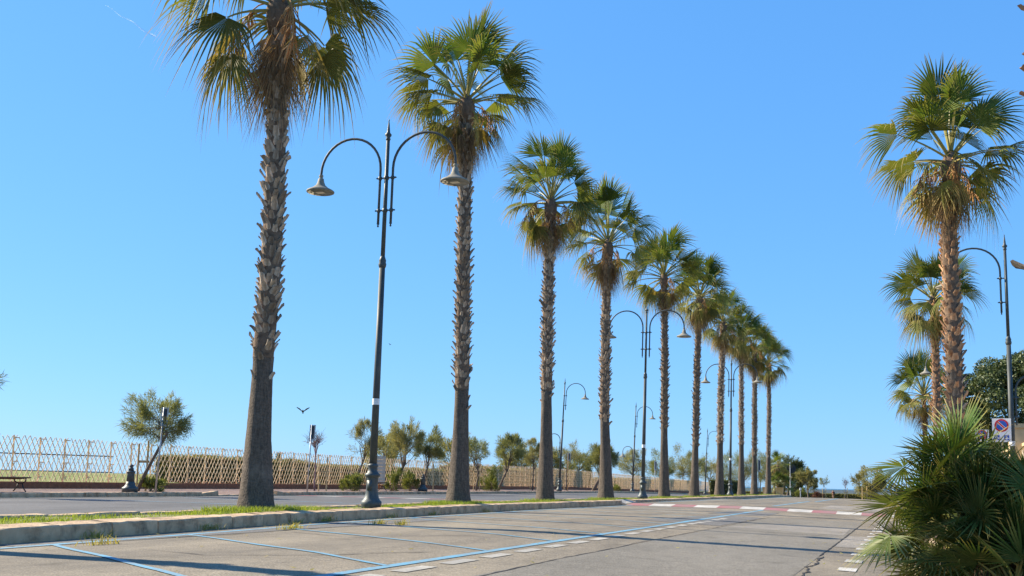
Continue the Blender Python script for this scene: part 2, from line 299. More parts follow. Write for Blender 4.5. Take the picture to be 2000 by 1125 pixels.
# soil of the median, uneven; its two edges wander a little
def kfront(y): return float(np.interp(y, [0, 5, 9, 12, 16, 20, 28, 42, 60], [-8.8, -9.1, -9.42, -9.7, -10.12, -10.32, -10.55, -10.4, -10.3]))
def kback(y): return float(np.interp(y, [5, 12, 18, 28], [-11.55, -11.62, -11.78, -12.05]))
rs = random.Random(5)
b = MB(); ys = ycuts(-12, 101, 0.7); vs = []
for y in ys:
    for k in range(6):
        t = k/5; vs.append((kback(y)-.05+(kfront(y)-kback(y)-.12)*t, y, T(y) + 0.13 + (rs.uniform(-0.01, 0.05) if 0 < k < 5 else 0)))
b.add(vs, [(j*6+i, j*6+i+1, (j+1)*6+i+1, (j+1)*6+i) for j in range(len(ys)-1) for i in range(5)])
med = b.build('median', MT['soil']); med['kind'] = 'structure'
# right-hand pavement
rp_ = sheet('right_pavement', [0.36, 1.5, 3.4], ycuts(-6, 120, 4), lambda x, y: zr(0.5, y) + 0.12, MT['paving'])

# kerb stones: each stone its own piece
rk = random.Random(8)
def kerbstone(w, h, l, seed, sl_=0.0):
    q = random.Random(seed); b = MB(); c = 0.018; vs = []; ny = 7
    prof = [(-w/2, -0.06), (-w/2, h-c), (-w/2+c, h), (0, h-sl_/2), (w/2-c, h-sl_), (w/2, h-sl_-c), (w/2+.01, -0.06)]
    for j in range(ny):
        y = -l/2 + l*j/(ny-1)
        for i, (x, z) in enumerate(prof):
            e = 0.006 if 0 < i < 6 else 0
            vs.append((x + q.uniform(-e, e), y, z + q.uniform(-e, e)))
    n = len(prof); fs = [(j*n+i, j*n+i+1, (j+1)*n+i+1, (j+1)*n+i) for j in range(ny-1) for i in range(n-1)]
    fs += [tuple(range(n)), tuple(range((ny-1)*n+n-1, (ny-1)*n-1, -1))]
    b.add(vs, [f[::-1] for f in fs]); return b.mesh('kerb_stone', MT['kerb'])
KS = [kerbstone(0.34, 0.195, 0.992, i, 0.02) for i in range(6)]
KB = [kerbstone(0.24, 0.19, 0.985, i+20) for i in range(4)]
KL = [kerbstone(0.25, 0.15, 0.985, i+40) for i in range(4)]
for i in range(97):
    y = 5.5 + i*1.0
    if 40.2 < y < 42.2: continue
    link('kerb_stone', rk.choice(KS), med, (kfront(y) - 0.17 + rk.uniform(-.005, .005), y, T(y) + rk.uniform(-.006, .006)), (rk.uniform(-.006, .006), rk.uniform(-.012, .012), -math.atan2(kfront(y+.5)-kfront(y-.5), 1.0) + rk.uniform(-.004, .004)))
    link('kerb_stone', rk.choice(KB), med, (kback(y)-.12, y, T(y)+rk.uniform(-.01, .01)), (rk.uniform(-.01, .01), 0, rk.uniform(-.008, .008)))
b = MB(); b.add([(-10.75, 40.2, -.05), (-10.35, 40.2, 0.06), (-10.35, 42.2, 0.115), (-10.75, 42.2, .2), (-10.75, 40.2, .2)], [(0, 1, 4), (1, 2, 3, 4)]); b.add([(-10.35, 40.2, -.05), (-10.35, 42.2, -.05), (-10.35, 42.2, .115), (-10.35, 40.2, .06)], [(0, 1, 2, 3)]); b.build('ramp_slab', MT['stone'], med)
pav = bpy.data.objects['pavement']
for i in range(140):
    y = 15.5 + i*1.0
    low = 33.9 < y < 38.1
    link('kerb_stone', rk.choice(KL), pav, (-24.85 + rk.uniform(-.008, .008), y, T(y) - (0.09 if low else 0) + rk.uniform(-.006, .006)), (0.09 if 33 < y < 33.9 else (-0.09 if 38.1 < y < 39.2 else 0), 0, rk.uniform(-.006, .006)))
for i in range(60):
    y = 2 + i*1.0
    link('kerb_stone', rk.choice(KL), rp_, (0.30, y, zr(0.5, y) - 0.01), (0, 0, rk.uniform(-.006, .006)))

# paint on the road
def pstrip(name, pts, width, M, lift=0.006, parent=road, zf=zr):
    b = MB(); vs = []
    for i, (x, y) in enumerate(pts):
        a = pts[max(i-1, 0)]; c = pts[min(i+1, len(pts)-1)]; dx, dy = c[0]-a[0], c[1]-a[1]; l = math.hypot(dx, dy); nx, ny = -dy/l*width/2, dx/l*width/2
        vs += [(x+nx, y+ny, zf(x+nx, y+ny)+lift), (x-nx, y-ny, zf(x-nx, y-ny)+lift)]
    b.add(vs, [(2*i, 2*i+1, 2*i+3, 2*i+2) for i in range(len(pts)-1)]); return b.build(name, M, parent)
def alongy(xf, y0, y1, step=1.5): return [(xf(y), y) for y in ycuts(y0, y1, step)]
pstrip('blue_line', alongy(lambda y: kfront(y) + 0.52 + 0.02*math.sin(y*.6), -5, 39.6), 0.115, MT['blue'])
pstrip('blue_line', alongy(lambda y: kfront(y) + 0.45 + 0.02*math.sin(y*.6), 44, 98), 0.15, MT['blue'])
pstrip('blue_line', alongy(lambda y: -4.68 - 0.008*y, -5, 39.5), 0.125, MT['blue'])
pstrip('blue_line', alongy(lambda y: -4.8 - 0.008*y, 44, 98), 0.16, MT['blue'])
def stall(yk):
    x0, x1 = kfront(yk)+.52, -4.7-0.008*yk
    n = 14; pts = [(x0+(x1-x0)*i/n, yk - 2.62*i/n + 0.02*math.sin(i*.9+yk)) for i in range(n+1)]
    pstrip('blue_line', pts, 0.08, MT['blue'], 0.0075)
yk = 4.0
while yk < 39.4: stall(yk); yk += 2.66
yk = 47.5
while yk < 96: stall(yk); yk += 2.66
for i in range(22):
    y = 4.5 + i*1.10
    pstrip('white_dash', alongy(lambda t: -4.40-0.006*t, y, y+0.72), 0.17, MT['white'])
y = 5.2
while y < 36:
    pstrip('white_dash', alongy(lambda t: -0.70, y, y+0.55), 0.21, MT['white_clean'], 0.0075); y += 1.55
# raised crossing: red and white blocks on its ramp
xs = np.linspace(-10.15, 0.1, 13)
for i in range(12):
    x0, x1 = xs[i], xs[i+1]; b = MB()
    b.add([(x0, 39.62, zr(x0, 39.62)+.006), (x1, 39.62, zr(x1, 39.62)+.006), (x1, 40.58, zr(x1, 40.58)+.006), (x0, 40.58, zr(x0, 40.58)+.006)], [(0, 1, 2, 3)])
    b.build('red_block' if i % 2 == 0 else 'white_block', MT['red'] if i % 2 == 0 else MT['white_clean'], road)
lc = bpy.data.objects['left_carriageway']; zl = lambda x, y: T(y) + 0.02 - 0.003*abs(x+18)
xs = np.linspace(-24.6, -12.5, 13)
for i in range(12):
    b = MB(); x0, x1 = xs[i], xs[i+1]
    b.add([(x0, 39.0, zl(x0, 39)+.008), (x1, 39.0, zl(x1, 39)+.008), (x1, 40.0, zl(x1, 40)+.008), (x0, 40.0, zl(x0, 40)+.008)], [(0, 1, 2, 3)])
    b.build('red_block' if i % 2 == 0 else 'white_block', MT['red'] if i % 2 == 0 else MT['white_clean'], lc)
for yy in (24.5, 29.2, 43.5, 47):
    pstrip('blue_line', [(-22.6, yy), (-18, yy-.1), (-12.6, yy-.2)], 0.13, MT['blue'], 0.012, lc, zl)
pstrip('white_line', alongy(lambda y: -24.4, -5, 32, 4), 0.12, MT['white'], 0.012, lc, zl)
pstrip('white_line', alongy(lambda y: -24.4, 42, 150, 4), 0.12, MT['white'], 0.012, lc, zl)
# patches and cracks in the asphalt
def patch(pts, M, lift=0.0045):
    b = MB(); b.add([(x, y, zr(x, y)+lift) for x, y in pts], [tuple(range(len(pts)))]); b.build('asphalt_patch', M, road)
patch([(-5.9, 24.0), (-3.9, 23.4), (-3.85, 30.6), (-5.2, 31.0)], MT['asphalt_dark'])
patch([(-3.7, 23.2), (-1.25, 22.4), (-1.3, 26.2), (-3.0, 26.6)], MT['asphalt_pale'])
patch([(-1.15, 18.0), (0.05, 18.0), (0.05, 22.5), (-1.15, 22.3)], MT['asphalt_pale'])
patch([(-5.7, 32.0), (-4.0, 32.2), (-4.1, 36.6), (-5.6, 36.2)], MT['asphalt_dark'])
patch([(-9.3, 8.9), (-8.85, 8.8), (-8.9, 20.5), (-9.4, 20.6)], MT['asphalt_dark'])
patch([(-3.4, 44.0), (-0.9, 43.6), (-1.0, 52), (-3.5, 53)], MT['asphalt_pale'])
def crack(pts, w, seed, jit=0.03):
    q = random.Random(seed); P = []
    for a, c in zip(pts[:-1], pts[1:]):
        n = max(2, int(math.hypot(c[0]-a[0], c[1]-a[1])/0.22))
        for i in range(n): P.append((a[0]+(c[0]-a[0])*i/n + q.uniform(-jit, jit), a[1]+(c[1]-a[1])*i/n + q.uniform(-jit, jit)))
    P.append(pts[-1]); b = MB(); vs = []
    for i, (x, y) in enumerate(P):
        a = P[max(i-1, 0)]; c = P[min(i+1, len(P)-1)]; dx, dy = c[0]-a[0], c[1]-a[1]; l = math.hypot(dx, dy) or 1
        h = w*q.uniform(0.25, 1)/2*(0.2 if i in (0, len(P)-1) else 1); nx, ny = -dy/l*h, dx/l*h
        vs += [(x+nx, y+ny, zr(x+nx, y+ny)+.0065), (x-nx, y-ny, zr(x-nx, y-ny)+.0065)]
    b.add(vs, [(2*i, 2*i+1, 2*i+3, 2*i+2) for i in range(len(P)-1)]); b.build('road_crack', MT['crack'], road)
crack([(-3.66, 4), (-3.7, 8.5), (-3.78, 11.8), (-3.77, 14.1), (-3.81, 15.9), (-3.8, 23), (-3.8, 31.5)], 0.035, 1, 0.012)
crack([(-1.10, 6), (-1.08, 11.7), (-1.15, 13.2), (-1.13, 15.4)], 0.05, 2, 0.05)
crack([(-1.18, 15.4), (-1.18, 20), (-1.2, 33)], 0.03, 3, 0.01)
crack([(-5.6, 21.5), (-4.2, 22.2), (-2.4, 21.8), (-1.2, 21.6)], 0.06, 4, 0.04)
crack([(-9.2, 9.9), (-8.9, 11.2), (-8.75, 12.4), (-8.9, 14.5), (-8.7, 17)], 0.03, 5, 0.03)
crack([(-8.6, 13.6), (-7.4, 13.0), (-6.6, 13.1)], 0.03, 6, 0.05)
crack([(-7.8, 9.4), (-6.7, 9.1), (-6.0, 9.6), (-5.2, 11.3)], 0.035, 7, 0.04)
crack([(-3.6, 33.5), (-2.4, 33.2), (-1.2, 33.8)], 0.05, 8, 0.04)
crack([(-0.6, 10.5), (-0.25, 11.0), (0.0, 10.9)], 0.05, 9, 0.04)
crack([(-6.2, 15.8), (-5.4, 16.6), (-4.9, 18.5)], 0.035, 10, 0.03)

# ------------------------------------------------------------------ grass and weeds (nobody could count them)
def blades(name, M, pts, hmin, hmax, wd, seed, spread=0.6):
    g = np.random.default_rng(seed); n = len(pts); p = np.array(pts)
    h = g.uniform(hmin, hmax, n); a = g.uniform(0, 2*PI, n); l = g.normal(0, spread*0.5, (n, 2))*h[:, None]
    wv = np.stack([np.cos(a), np.sin(a), np.zeros(n)], 1)*(wd*g.uniform(.6, 1.4, n))[:, None]
    tip = p + np.stack([l[:, 0], l[:, 1], h], 1); mid = p + np.stack([l[:, 0]*.35, l[:, 1]*.35, h*.55], 1)
    v = np.stack([p-wv, p+wv, mid+wv*.8, mid-wv*.8, tip], 1).reshape(-1, 3); i = np.arange(n)*5
    f = np.concatenate([np.stack([i, i+1, i+2], 1), np.stack([i, i+2, i+3], 1), np.stack([i+3, i+2, i+4], 1)])
    return link(name, tri_mesh(name, v, f, M))
g = np.random.default_rng(3); pts = []
palmY = [8.0, 16.7, 26.31, 33.91, 41.6, 52.44, 60.43, 69.0, 78.63, 85.5, 94.31]
for y in np.arange(3, 100, 0.02):
    d = 22 if y < 32 else (9 if y < 60 else 5)
    near = min(abs(y-p) for p in palmY); dens = 0.55 + 0.9*math.exp(-(near/1.6)**2) + 0.5*math.sin(y*1.3)*math.sin(y*.47+1)
    if 19.6 < y < 22.2: dens *= 0.35
    for k in range(int(max(0.08, dens)*d)):
        x = g.uniform(kback(y)+.02, kfront(y)-.30); pts.append((x, y+g.uniform(0, .02), T(y)+0.14))
tall = [p for p in pts if min(abs(p[1]-q) for q in palmY) < 1.3]; low = [p for p in pts if min(abs(p[1]-q) for q in palmY) >= 1.3]
o = blades('median_grass', MT['grass'], low, 0.025, 0.085, 0.006, 4, 0.9); tag(o, 'low bright green grass growing on the median strip', 'grass', kind='stuff')
o = blades('median_grass', MT['grass'], tall, 0.05, 0.16, 0.007, 6, 0.9); tag(o, 'taller grass tufts round the feet of the median palms', 'grass', kind='stuff')
pts = []
for cx, cy, n in [(-10.2, 10.6, 60), (-10.2, 13.3, 70), (-10.22, 16.2, 40), (-10.25, 17.3, 60), (-10.22, 20.2, 50), (-10.3, 22.4, 40), (-10.2, 26, 40), (-8.6, 9.7, 50), (-9.0, 14.2, 60), (-9.05, 14.5, 40), (-8.9, 17.0, 60), (-8.5, 17.1, 60)]:
    for _ in range(n): pts.append(((kfront(cy)+.04 if cx < -10 else cx) + g.normal(0, .04), cy + g.normal(0, .13), 0.0))
o = blades('weed', MT['weed'], pts, 0.03, 0.13, 0.006, 9, 1.2); tag(o, 'dry yellowish weeds sprouting along the kerb and in asphalt joints', 'weeds', kind='stuff')

# dry leaf bits blown along the kerb and over the bays
g = np.random.default_rng(31); n = 520
ly = np.concatenate([g.uniform(6, 38, 300), g.uniform(7, 30, 220)]); lx = np.concatenate([np.array([kfront(y) for y in ly[:300]]) + np.abs(g.normal(.05, .16, 300)) + .03, g.uniform(-9, 0, 220)])
lp = np.array([(x, y, zr(x, y)+.014) for x, y in zip(lx, ly)]); la = g.uniform(0, 2*PI, n); ls = g.uniform(.012, .04, n)[:, None]
da = np.stack([np.cos(la), np.sin(la), g.uniform(-.25, .25, n)], 1)*ls; db = np.stack([-np.sin(la), np.cos(la), g.uniform(-.3, .3, n)], 1)*ls*.4
lv = np.stack([lp-da, lp+db, lp+da, lp-db], 1).reshape(-1, 3); li = np.arange(n)*4
tag(link('leaf_litter', tri_mesh('leaf_litter', lv, np.stack([li, li+1, li+2, li+3], 1), MT['weed'])), 'dry leaf bits scattered along the kerb and parking bays', 'leaf litter', kind='stuff')

# ------------------------------------------------------------------ palm fronds (shared meshes)
def frond_mesh(name, elev, pet, R, n, phim, split, droop, dry0, seed, bend=0.5, fold=0.25, mats=None, wmul=1.0, dead=False, lift=0.0, d0=0.3):
    q = random.Random(seed); b = MB(); e = elev
    p = Vector((0.06*math.cos(e), 0, 0.06*math.sin(e))); path = [p.copy()]; K = 6; a = e
    for i in range(K):
        a = e - bend*((i+1)/K)**1.5
        p = p + Vector((math.cos(a), 0, math.sin(a)))*pet/K; path.append(p.copy())
    b.tube(path, [0.032*(R/1.05)*(1-0.6*i/K) for i in range(K+1)], 5, 1, False)
    t = Vector((math.cos(a), 0, math.sin(a))); y = Vector((0, 1, 0)); nrm = t.cross(y)*-1
    if lift: t, nrm = t*math.cos(lift) + nrm*math.sin(lift), nrm*math.cos(lift) - t*math.sin(lift)
    tw = q.uniform(-.8, .8); y2 = y*math.cos(tw) + nrm*math.sin(tw); nrm = t.cross(y2)*-1; y = y2
    st = [0.03, 0.26, split, split+(1-split)*.3, split+(1-split)*.6, split+(1-split)*.85, 1.0]
    dl = phim/n*1.02
    for k in range(n):
        ph = -phim + 2*phim*(k+.5)/n
        if q.random() < 0.03: continue
        L = R*(0.72+0.28*math.cos(ph*0.75))*q.uniform(.9, 1.08); sway = q.gauss(0, .05); dr = droop*q.uniform(.6, 1.5); dx = q.uniform(-.15, .25)
        vs = []; dv = []
        for si, s in enumerate(st):
            for j in (-1, 0, 1):
                hw = dl
                if s <= split: ang = ph + j*hw; dist = s*L; off = 0.0
                else:
                    kf = (s-split)/(1-split); half = split*L*math.tan(hw)*(1-kf**1.3)*wmul
                    ang = ph + sway*kf + j*half/(s*L); dist = s*L; off = 0
                d = t*math.cos(ang) + y*math.sin(ang)
                pp = path[-1] + d*dist + nrm*(abs(math.sin(ph))*dist*fold)
                pp += nrm*((0.35 if j == 0 else -0.1)*dl*min(s, split)*L*(1 if s <= split else (1-(s-split)/(1-split))))
                if s > d0: pp.z -= dr*L*(s-d0)**2 * (1.0 if not dead else 1.5)
                vs.append(pp); dv.append(min(1, max(0, dry0 + dx*s + (0.75*((s-.72)/.28) if s > .72 else 0))))
        m_ = len(st); fs = []
        for i in range(m_-1):
            fs += [(i*3, i*3+1, i*3+4, i*3+3), (i*3+1, i*3+2, i*3+5, i*3+4)]
        b.add(vs, fs, 0, dv)
    me = b.mesh(name, mats or [MT['frond'], MT['petiole']], False, True); return me
ELEV = [80, 64, 50, 36, 22, 6, -12, -30]
FR = {}
for i, e in enumerate(ELEV):
    FR[i] = [frond_mesh('frond', rad(e+5*(k-1.5)), 0.80 + .11*k, 0.96-.03*k, (30, 28, 26, 24)[k], rad((98, 88, 80, 72)[k]), 0.46, 0.26+0.27*i, 0.0+0.035*i, 100*i+k, 0.12+0.05*i, (0.2, 0.45, 0.3, 0.6)[k]-0.02*i, None, 0.92, lift=((.05, -.3, -.1, .15) if i < 5 else (.1, .3, .0, .2))[k], d0=0.45) for k in range(4)]
DEAD = [frond_mesh('dead_frond', rad(e), 0.38, 0.70, 24, rad(60), 0.35, 0.9, 1, 900+k, 0.5, 0.35, [MT['dead'], MT['fruit']], 0.8, True) for k, e in enumerate((-50, -62, -70, -76, -80))]
OLD = [frond_mesh('old_frond', rad(e), 0.75, 0.85, 30, rad(80), 0.5, 1.3, 0.55, 950+k, 0.75, 0.3, d0=.4) for k, e in enumerate((-20, -35, -48))]
def fruit_mesh(seed):
    q = random.Random(seed); b = MB(); pth = []
    for i in range(7):
        s = i/6; pth.append((0.1+1.0*s-.15*s*s, 0, 0.15+0.45*s-1.25*s*s))
    b.tube(pth, [0.02*(1-.6*i/6) for i in range(7)], 4)
    for k in range(40):
        s = q.uniform(.45, 1); i = s*6; a = pth[int(min(i, 5))]; c = pth[int(min(i, 5))+1]; f = i-int(min(i, 5))
        p = [a[j]+(c[j]-a[j])*f for j in range(3)]; L = q.uniform(.25, .5); dx, dy = q.gauss(0, .09), q.gauss(0, .09)
        b.tube([p, (p[0]+dx, p[1]+dy, p[2]-L*.4), (p[0]+dx*1.5, p[1]+dy*1.5, p[2]-L)], [.009, .012, .005], 3, 0, False)
    return b.mesh('fruit_stalk', MT['fruit'])
FRUIT = [fruit_mesh(k) for k in range(3)]
def boot_mesh(seed, M):
    q = random.Random(seed); b = MB(); w = q.uniform(.055, .08); h = q.uniform(.15, .24); cut = q.uniform(-.3, .3)
    rows = [(-.04, w*1.15, -.015), (h*.35, w*.95, .022), (h*.75, w*.7, .05+q.uniform(0, .02)), (h, w*.62, .07+q.uniform(0, .03))]
    vs = []
    for z, ww, x in rows:
        for j in (-1, -.45, .45, 1):
            zz = z + (cut*ww*j if z == h else 0) + (q.uniform(-.02, .02) if z == h else 0)
            vs.append((x - 0.30*ww*j*j*1.4, ww*j, zz))
    th = 0.02; k = len(vs); vs += [(x-th, y_, z-.004) for x, y_, z in vs]
    fs = [(r*4+c, r*4+c+1, (r+1)*4+c+1, (r+1)*4+c) for r in range(3) for c in range(3)]
    fs += [tuple(reversed([i+k for i in f])) for f in fs]
    ring = [(r*4, (r+1)*4) for r in range(3)] + [(12+c, 13+c) for c in range(3)] + [((r+1)*4+3, r*4+3) for r in (2, 1, 0)]
    fs += [(a, c, c+k, a+k) for a, c in ring]
    b.add(vs, fs); return b.mesh('leaf_base', M)
def rings(M):
    n = M.node_tree.nodes; L = M.node_tree.links; b = next(k for k in n if k.type == 'BSDF_PRINCIPLED'); old = b.inputs['Base Color'].links[0].from_socket
    tc = n.new('ShaderNodeTexCoord'); wv = n.new('ShaderNodeTexWave'); wv.bands_direction = 'Z'; wv.inputs['Scale'].default_value = 4.3; wv.inputs['Distortion'].default_value = 11; wv.inputs['Detail'].default_value = 4; wv.inputs['Detail Scale'].default_value = 2.5; L.new(tc.outputs['Object'], wv.inputs['Vector'])
    mr = n.new('ShaderNodeMapRange'); mr.inputs[3].default_value = 0.84; mr.inputs[4].default_value = 1.08; L.new(wv.outputs[0], mr.inputs[0])
    hv = n.new('ShaderNodeHueSaturation'); L.new(mr.outputs[0], hv.inputs['Value']); L.new(old, hv.inputs['Color']); L.new(hv.outputs[0], b.inputs['Base Color'])
    bp = n.new('ShaderNodeBump'); bp.inputs['Strength'].default_value = 0.25; bp.inputs['Distance'].default_value = 0.015; L.new(wv.outputs[0], bp.inputs['Height']); pb_ = b.inputs['Normal'].links[0].from_socket; L.new(pb_, bp.inputs['Normal']); L.new(bp.outputs[0], b.inputs['Normal'])
rings(MT['bark'])
stain(MT['bark'], (0.22, 0.18, 0.14), 0.56, 0.75, 1.5)
BOOT = [boot_mesh(i, MT['boot']) for i in range(7)]; BOOTR = [boot_mesh(i+30, MT['boot_red']) for i in range(7)]

def palm(label, base, spine, smooth_h, seed, group, girth=1.0, crown=1.0, boots=290, boots_split=False, dead=16, live=44, red=False, fruits=3, redtop=0.0, stub=None, gap=None):
    """spine: list of (dx, height) of the trunk axis; last one is the hub of the crown"""
    q = random.Random(seed); root = thing('palm_tree', base, label, 'palm tree', group)
    hs = [p[1] for p in spine]; dxs = [p[0] for p in spine]; H = hs[-1]; lean_y = q.uniform(-.12, .12)
    ax = lambda z: (float(np.interp(z, hs, dxs)), lean_y*(z/H)**2)
    def rr_(z):
        if smooth_h > 0 and z < smooth_h:
            k = z/smooth_h; return girth*(0.178 + 0.135*(1-k)**1.7 + 0.05*math.exp(-z/.16))
        k = (z-smooth_h)/(H-smooth_h); return girth*(0.185 - 0.03*k)
    # trunk: lower smooth part and the fibrous part under the leaf bases
    def trunk_part(name, z0, z1, M, step):
        b = MB(); vs = []; n = 28; zs = list(np.arange(z0, z1, step)) + [z1]
        ph = [q.uniform(0, 6.28) for _ in range(6)]
        for z in zs:
            cx, cy = ax(z); rb = rr_(max(z, 0))
            for j in range(n):
                a = 2*PI*j/n; r = rb*(1 + 0.025*math.sin(3*a+ph[0]+z*1.2) + 0.018*math.sin(5*a+ph[1]-z*2.1) + 0.012*math.sin(2*a+z*5+ph[2]) + q.uniform(-.012, .012)*(1.6 if z < .25 else 1))
                vs.append((cx + r*math.cos(a), cy + r*math.sin(a), z))
        k = len(zs); b.add(vs, [(i*n+j, i*n+(j+1) % n, (i+1)*n+(j+1) % n, (i+1)*n+j) for i in range(k-1) for j in range(n)]+[tuple(range((k-1)*n, k*n))])
        return b.build(name, M, root, True)
    if smooth_h > 0: trunk_part('trunk', -0.12, smooth_h + 0.03, MT['bark'], 0.11)
    trunk_part('upper_trunk', max(smooth_h, -0.1) if smooth_h > 0 else -0.1, H-0.02, MT['bark_up'], 0.15)
    # old leaf bases in a spiral
    zb0, zb1 = max(smooth_h, 0.0) + 0.02, H - 0.55*crown; ga = 2.399963; MBt = None
    if not boots_split: MBt = MB()
    for i in range(boots):
        u = i/boots; z = zb0 + (zb1-zb0)*u + q.uniform(-.03, .03) - (abs(q.gauss(0, .26)) if i < 26 and smooth_h > 0 and q.random() < .65 else 0); a = i*ga + q.uniform(-.2, .2); cx, cy = ax(z); r = rr_(z)
        prot = 1.0 if u < 0.55 else 0.6; tl = (q.uniform(-.04, 0.3) if u < .62 else q.uniform(-.12, .08)) * prot
        src = BOOTR if (red and (q.random() < 0.75 or u > .5)) or q.random() < redtop + 0.5*max(0, u-.8) else BOOT
        sc = (1.0, q.uniform(.85, 1.15), q.uniform(.75, 1.1)); s0 = 1.02*girth**.5*q.uniform(.78, 1.2)
        if stub and any(abs(z-s) < .09 for s in stub): sc = (1.0, .6, 1.25); tl = 0.75
        ms = src[q.randrange(7)]; loc = (cx + (r-.012)*math.cos(a), cy + (r-.012)*math.sin(a), z)
        rot = (q.uniform(-.3, .3), tl, a)
        if boots_split:
            link('leaf_base', ms, root, loc, rot, tuple(c*s0 for c in sc))
        else:
            M = Matrix.Translation(loc) @ Matrix.Rotation(a, 4, 'Z') @ Matrix.Rotation(tl, 4, 'Y') @ Matrix.Rotation(rot[0], 4, 'X') @ Matrix.Diagonal((*[c*s0 for c in sc], 1))
            MBt.add([M @ v.co for v in ms.vertices], [tuple(f.vertices) for f in ms.polygons], 1 if src is BOOTR else 0)
    if not boots_split: tag(MBt.build('leaf_bases', [MT['boot'], MT['boot_red']], root), kind='stuff')
    # crown
    hx, hy = ax(H); hub = Vector((hx, hy, H))
    b = MB(); b.lathe([(0.17*girth, -.75), (0.22*girth, -.45), (0.23*girth, -.2), (0.15, 0.0), (0.08, .14), (0.02, .3)], 12); b.build('crown_heart', MT['bark_up'], root, True, hub)
    az = q.uniform(0, 6.28)
    for i in range(live):
        u = (i+.5)/live; e = u**1.0*(len(ELEV)-0.01); k = int(min(e, len(ELEV)-1)); az += ga
        aa = (az + q.uniform(-.3, .3)) % (2*PI)
        if gap is not None and k >= 4:                      # the low fronds leave the near side of the stem bare
            dd = (aa - gap + PI) % (2*PI) - PI
            if abs(dd) < 1.0: aa = gap + (1.0 + abs(dd)*.6)*(1 if dd > 0 else -1)
        src = FR[k][q.randrange(4)] if not (k >= 6 and q.random() < .45) else OLD[q.randrange(3)]
        s = crown*q.uniform(.84, 1.2)*(1.1 if k < 4 else (1 if k < 6 else .86))
        link('frond', src, root, hub + Vector((0, 0, 0.05 - 0.35*u)), (q.uniform(-.3, .3), q.uniform(-.16, .16), aa), s)
    for i in range(dead):
        az += ga; k = q.randrange(5)
        link('dead_frond', DEAD[k], root, hub + Vector((0, 0, -0.25 - 0.62*crown*(i/dead))), (q.uniform(-.12, .12), q.uniform(-.05, .15), az), crown*q.uniform(.8, 1.1))
    for i in range(fruits):
        az += ga; link('fruit_stalk', FRUIT[i % 3], root, hub + Vector((0, 0, -.25)), (0, q.uniform(-.1, .3), az), crown*q.uniform(.75, 1.0))
    return root

GP = 'palms in a row on the median'; Z0 = 0.16
ROW = [
 ('big palm nearest on the median at left, its crown cut by the top edge', (-11.3, 16.7), [(0, 0), (-.03, 1.4), (-.01, 2.9), (.05, 4.2), (.05, 5.8), (.03, 7.5), (-.06, 9.95)], 2.85, 11, 1.06, 1.24, True, 30),
 ('second tall palm from the left, behind the bell of the nearest street lamp', (-11.4, 26.31), [(0, 0), (.01, 3.2), (-.03, 6), (-.07, 8.3), (-.09, 11.4)], 3.1, 12, 1.06, 1.12, True, 30),
 ('third palm from the left in the median row, crown standing clear against the sky', (-11.5, 33.91), [(0, 0), (-.02, 3.8), (-.03, 7.3), (.02, 10.45)], 3.7, 13, 1.0, 1.02, True, 24),
 ('fourth palm from the left in the median row, with rusty hanging fruit stalks', (-11.5, 41.6), [(0, 0), (-.11, 3.6), (-.09, 7.9), (-.02, 10.65)], 3.3, 14, 1.04, 1.12, False, 26),
 ('fifth palm from the left in the median row, right of the second double lamp', (-11.5, 52.44), [(0, 0), (-.01, 7), (-.08, 11.4)], 3.6, 15, .94, 1.14, False, 22),
 ('sixth palm from the left in the median row, leaning slightly to the right', (-11.5, 60.43), [(0, 0), (.17, 7.9), (.30, 11.65)], 3.0, 16, .98, 1.12, False, 20),
 ('seventh palm from the left in the median row, just left of the farthest double lamp', (-11.5, 69.0), [(0, 0), (.11, 6.9), (.29, 11.4)], 3.4, 17, 1.05, 1.1, False, 18),
 ('eighth palm from the left in the median row, right of the farthest double lamp', (-11.5, 78.63), [(0, 0), (.03, 7.8), (.05, 11.8)], 3.7, 18, .95, 1.12, False, 18),
 ('ninth palm from the left, second to last in the median row', (-11.5, 85.5), [(0, 0), (.09, 8.4), (.06, 11.7)], 3.1, 19, 1.02, 1.12, False, 14),
 ('farthest palm of the median row, at its right-hand end', (-11.5, 94.31), [(0, 0), (.14, 7.4), (.12, 11.6)], 3.5, 20, .97, 1.16, False, 16)]
for lb, (x, y), sp, sh, sd, gi, cr, spl, dd in ROW:
    palm(lb, (x, y, T(y)+Z0), sp, sh, sd, GP, gi, cr, 299 if y < 40 else 260, spl, dd, int(44 + 6*math.sin(sd*2.1)), fruits=3 if sd in (12, 13, 14) else 2, gap=math.atan2(-y, -x) if sd in (11, 12, 13, 14, 15) else None)
palm('palm left of the frame whose trunk shadow crosses the near parking bays', (-11.3, 8.1, Z0), [(0, 0), (-.1, 5), (-.1, 12.2)], 2.9, 21, GP, 1.05, 0.95, 230, False, 10)
GR = 'palms on the right-hand pavement'; zp = -.05
palm('tall palm with reddish trunk rising behind the fan palm bush at right', (1.12, 28.0, zp), [(0, 0), (0, 2.8), (-.0, 4.1), (-.04, 7.3), (.05, 9.25)], 0, 31, GR, 1.12, 1.02, 290, True, 12, 44, True, 4)
palm('smaller farther palm just left of the tall reddish trunk at right', (1.15, 47.0, zp), [(0, 0), (.02, 6.7), (0, 8.9)], 0, 32, GR, 0.92, 1.05, 260, False, 12, 42, True)
palm('farthest palm at right, only its low crown shows left of the two trunks', (1.25, 85.0, zp), [(0, 0), (-.04, 8.1)], 0, 33, GR, 0.95, 1.55, 200, False, 12, 40, True)
palm('palm cut off by the right edge, only dry leaf bases poke in', (1.10, 8.6, zp), [(0, 0), (.07, 2.8), (.10, 4.4), (.12, 9.0)], 0, 34, GR, 1.0, 1.1, 290, True, 10, 25, True, 2, stub=(2.45, 2.6, 3.9, 4.2))

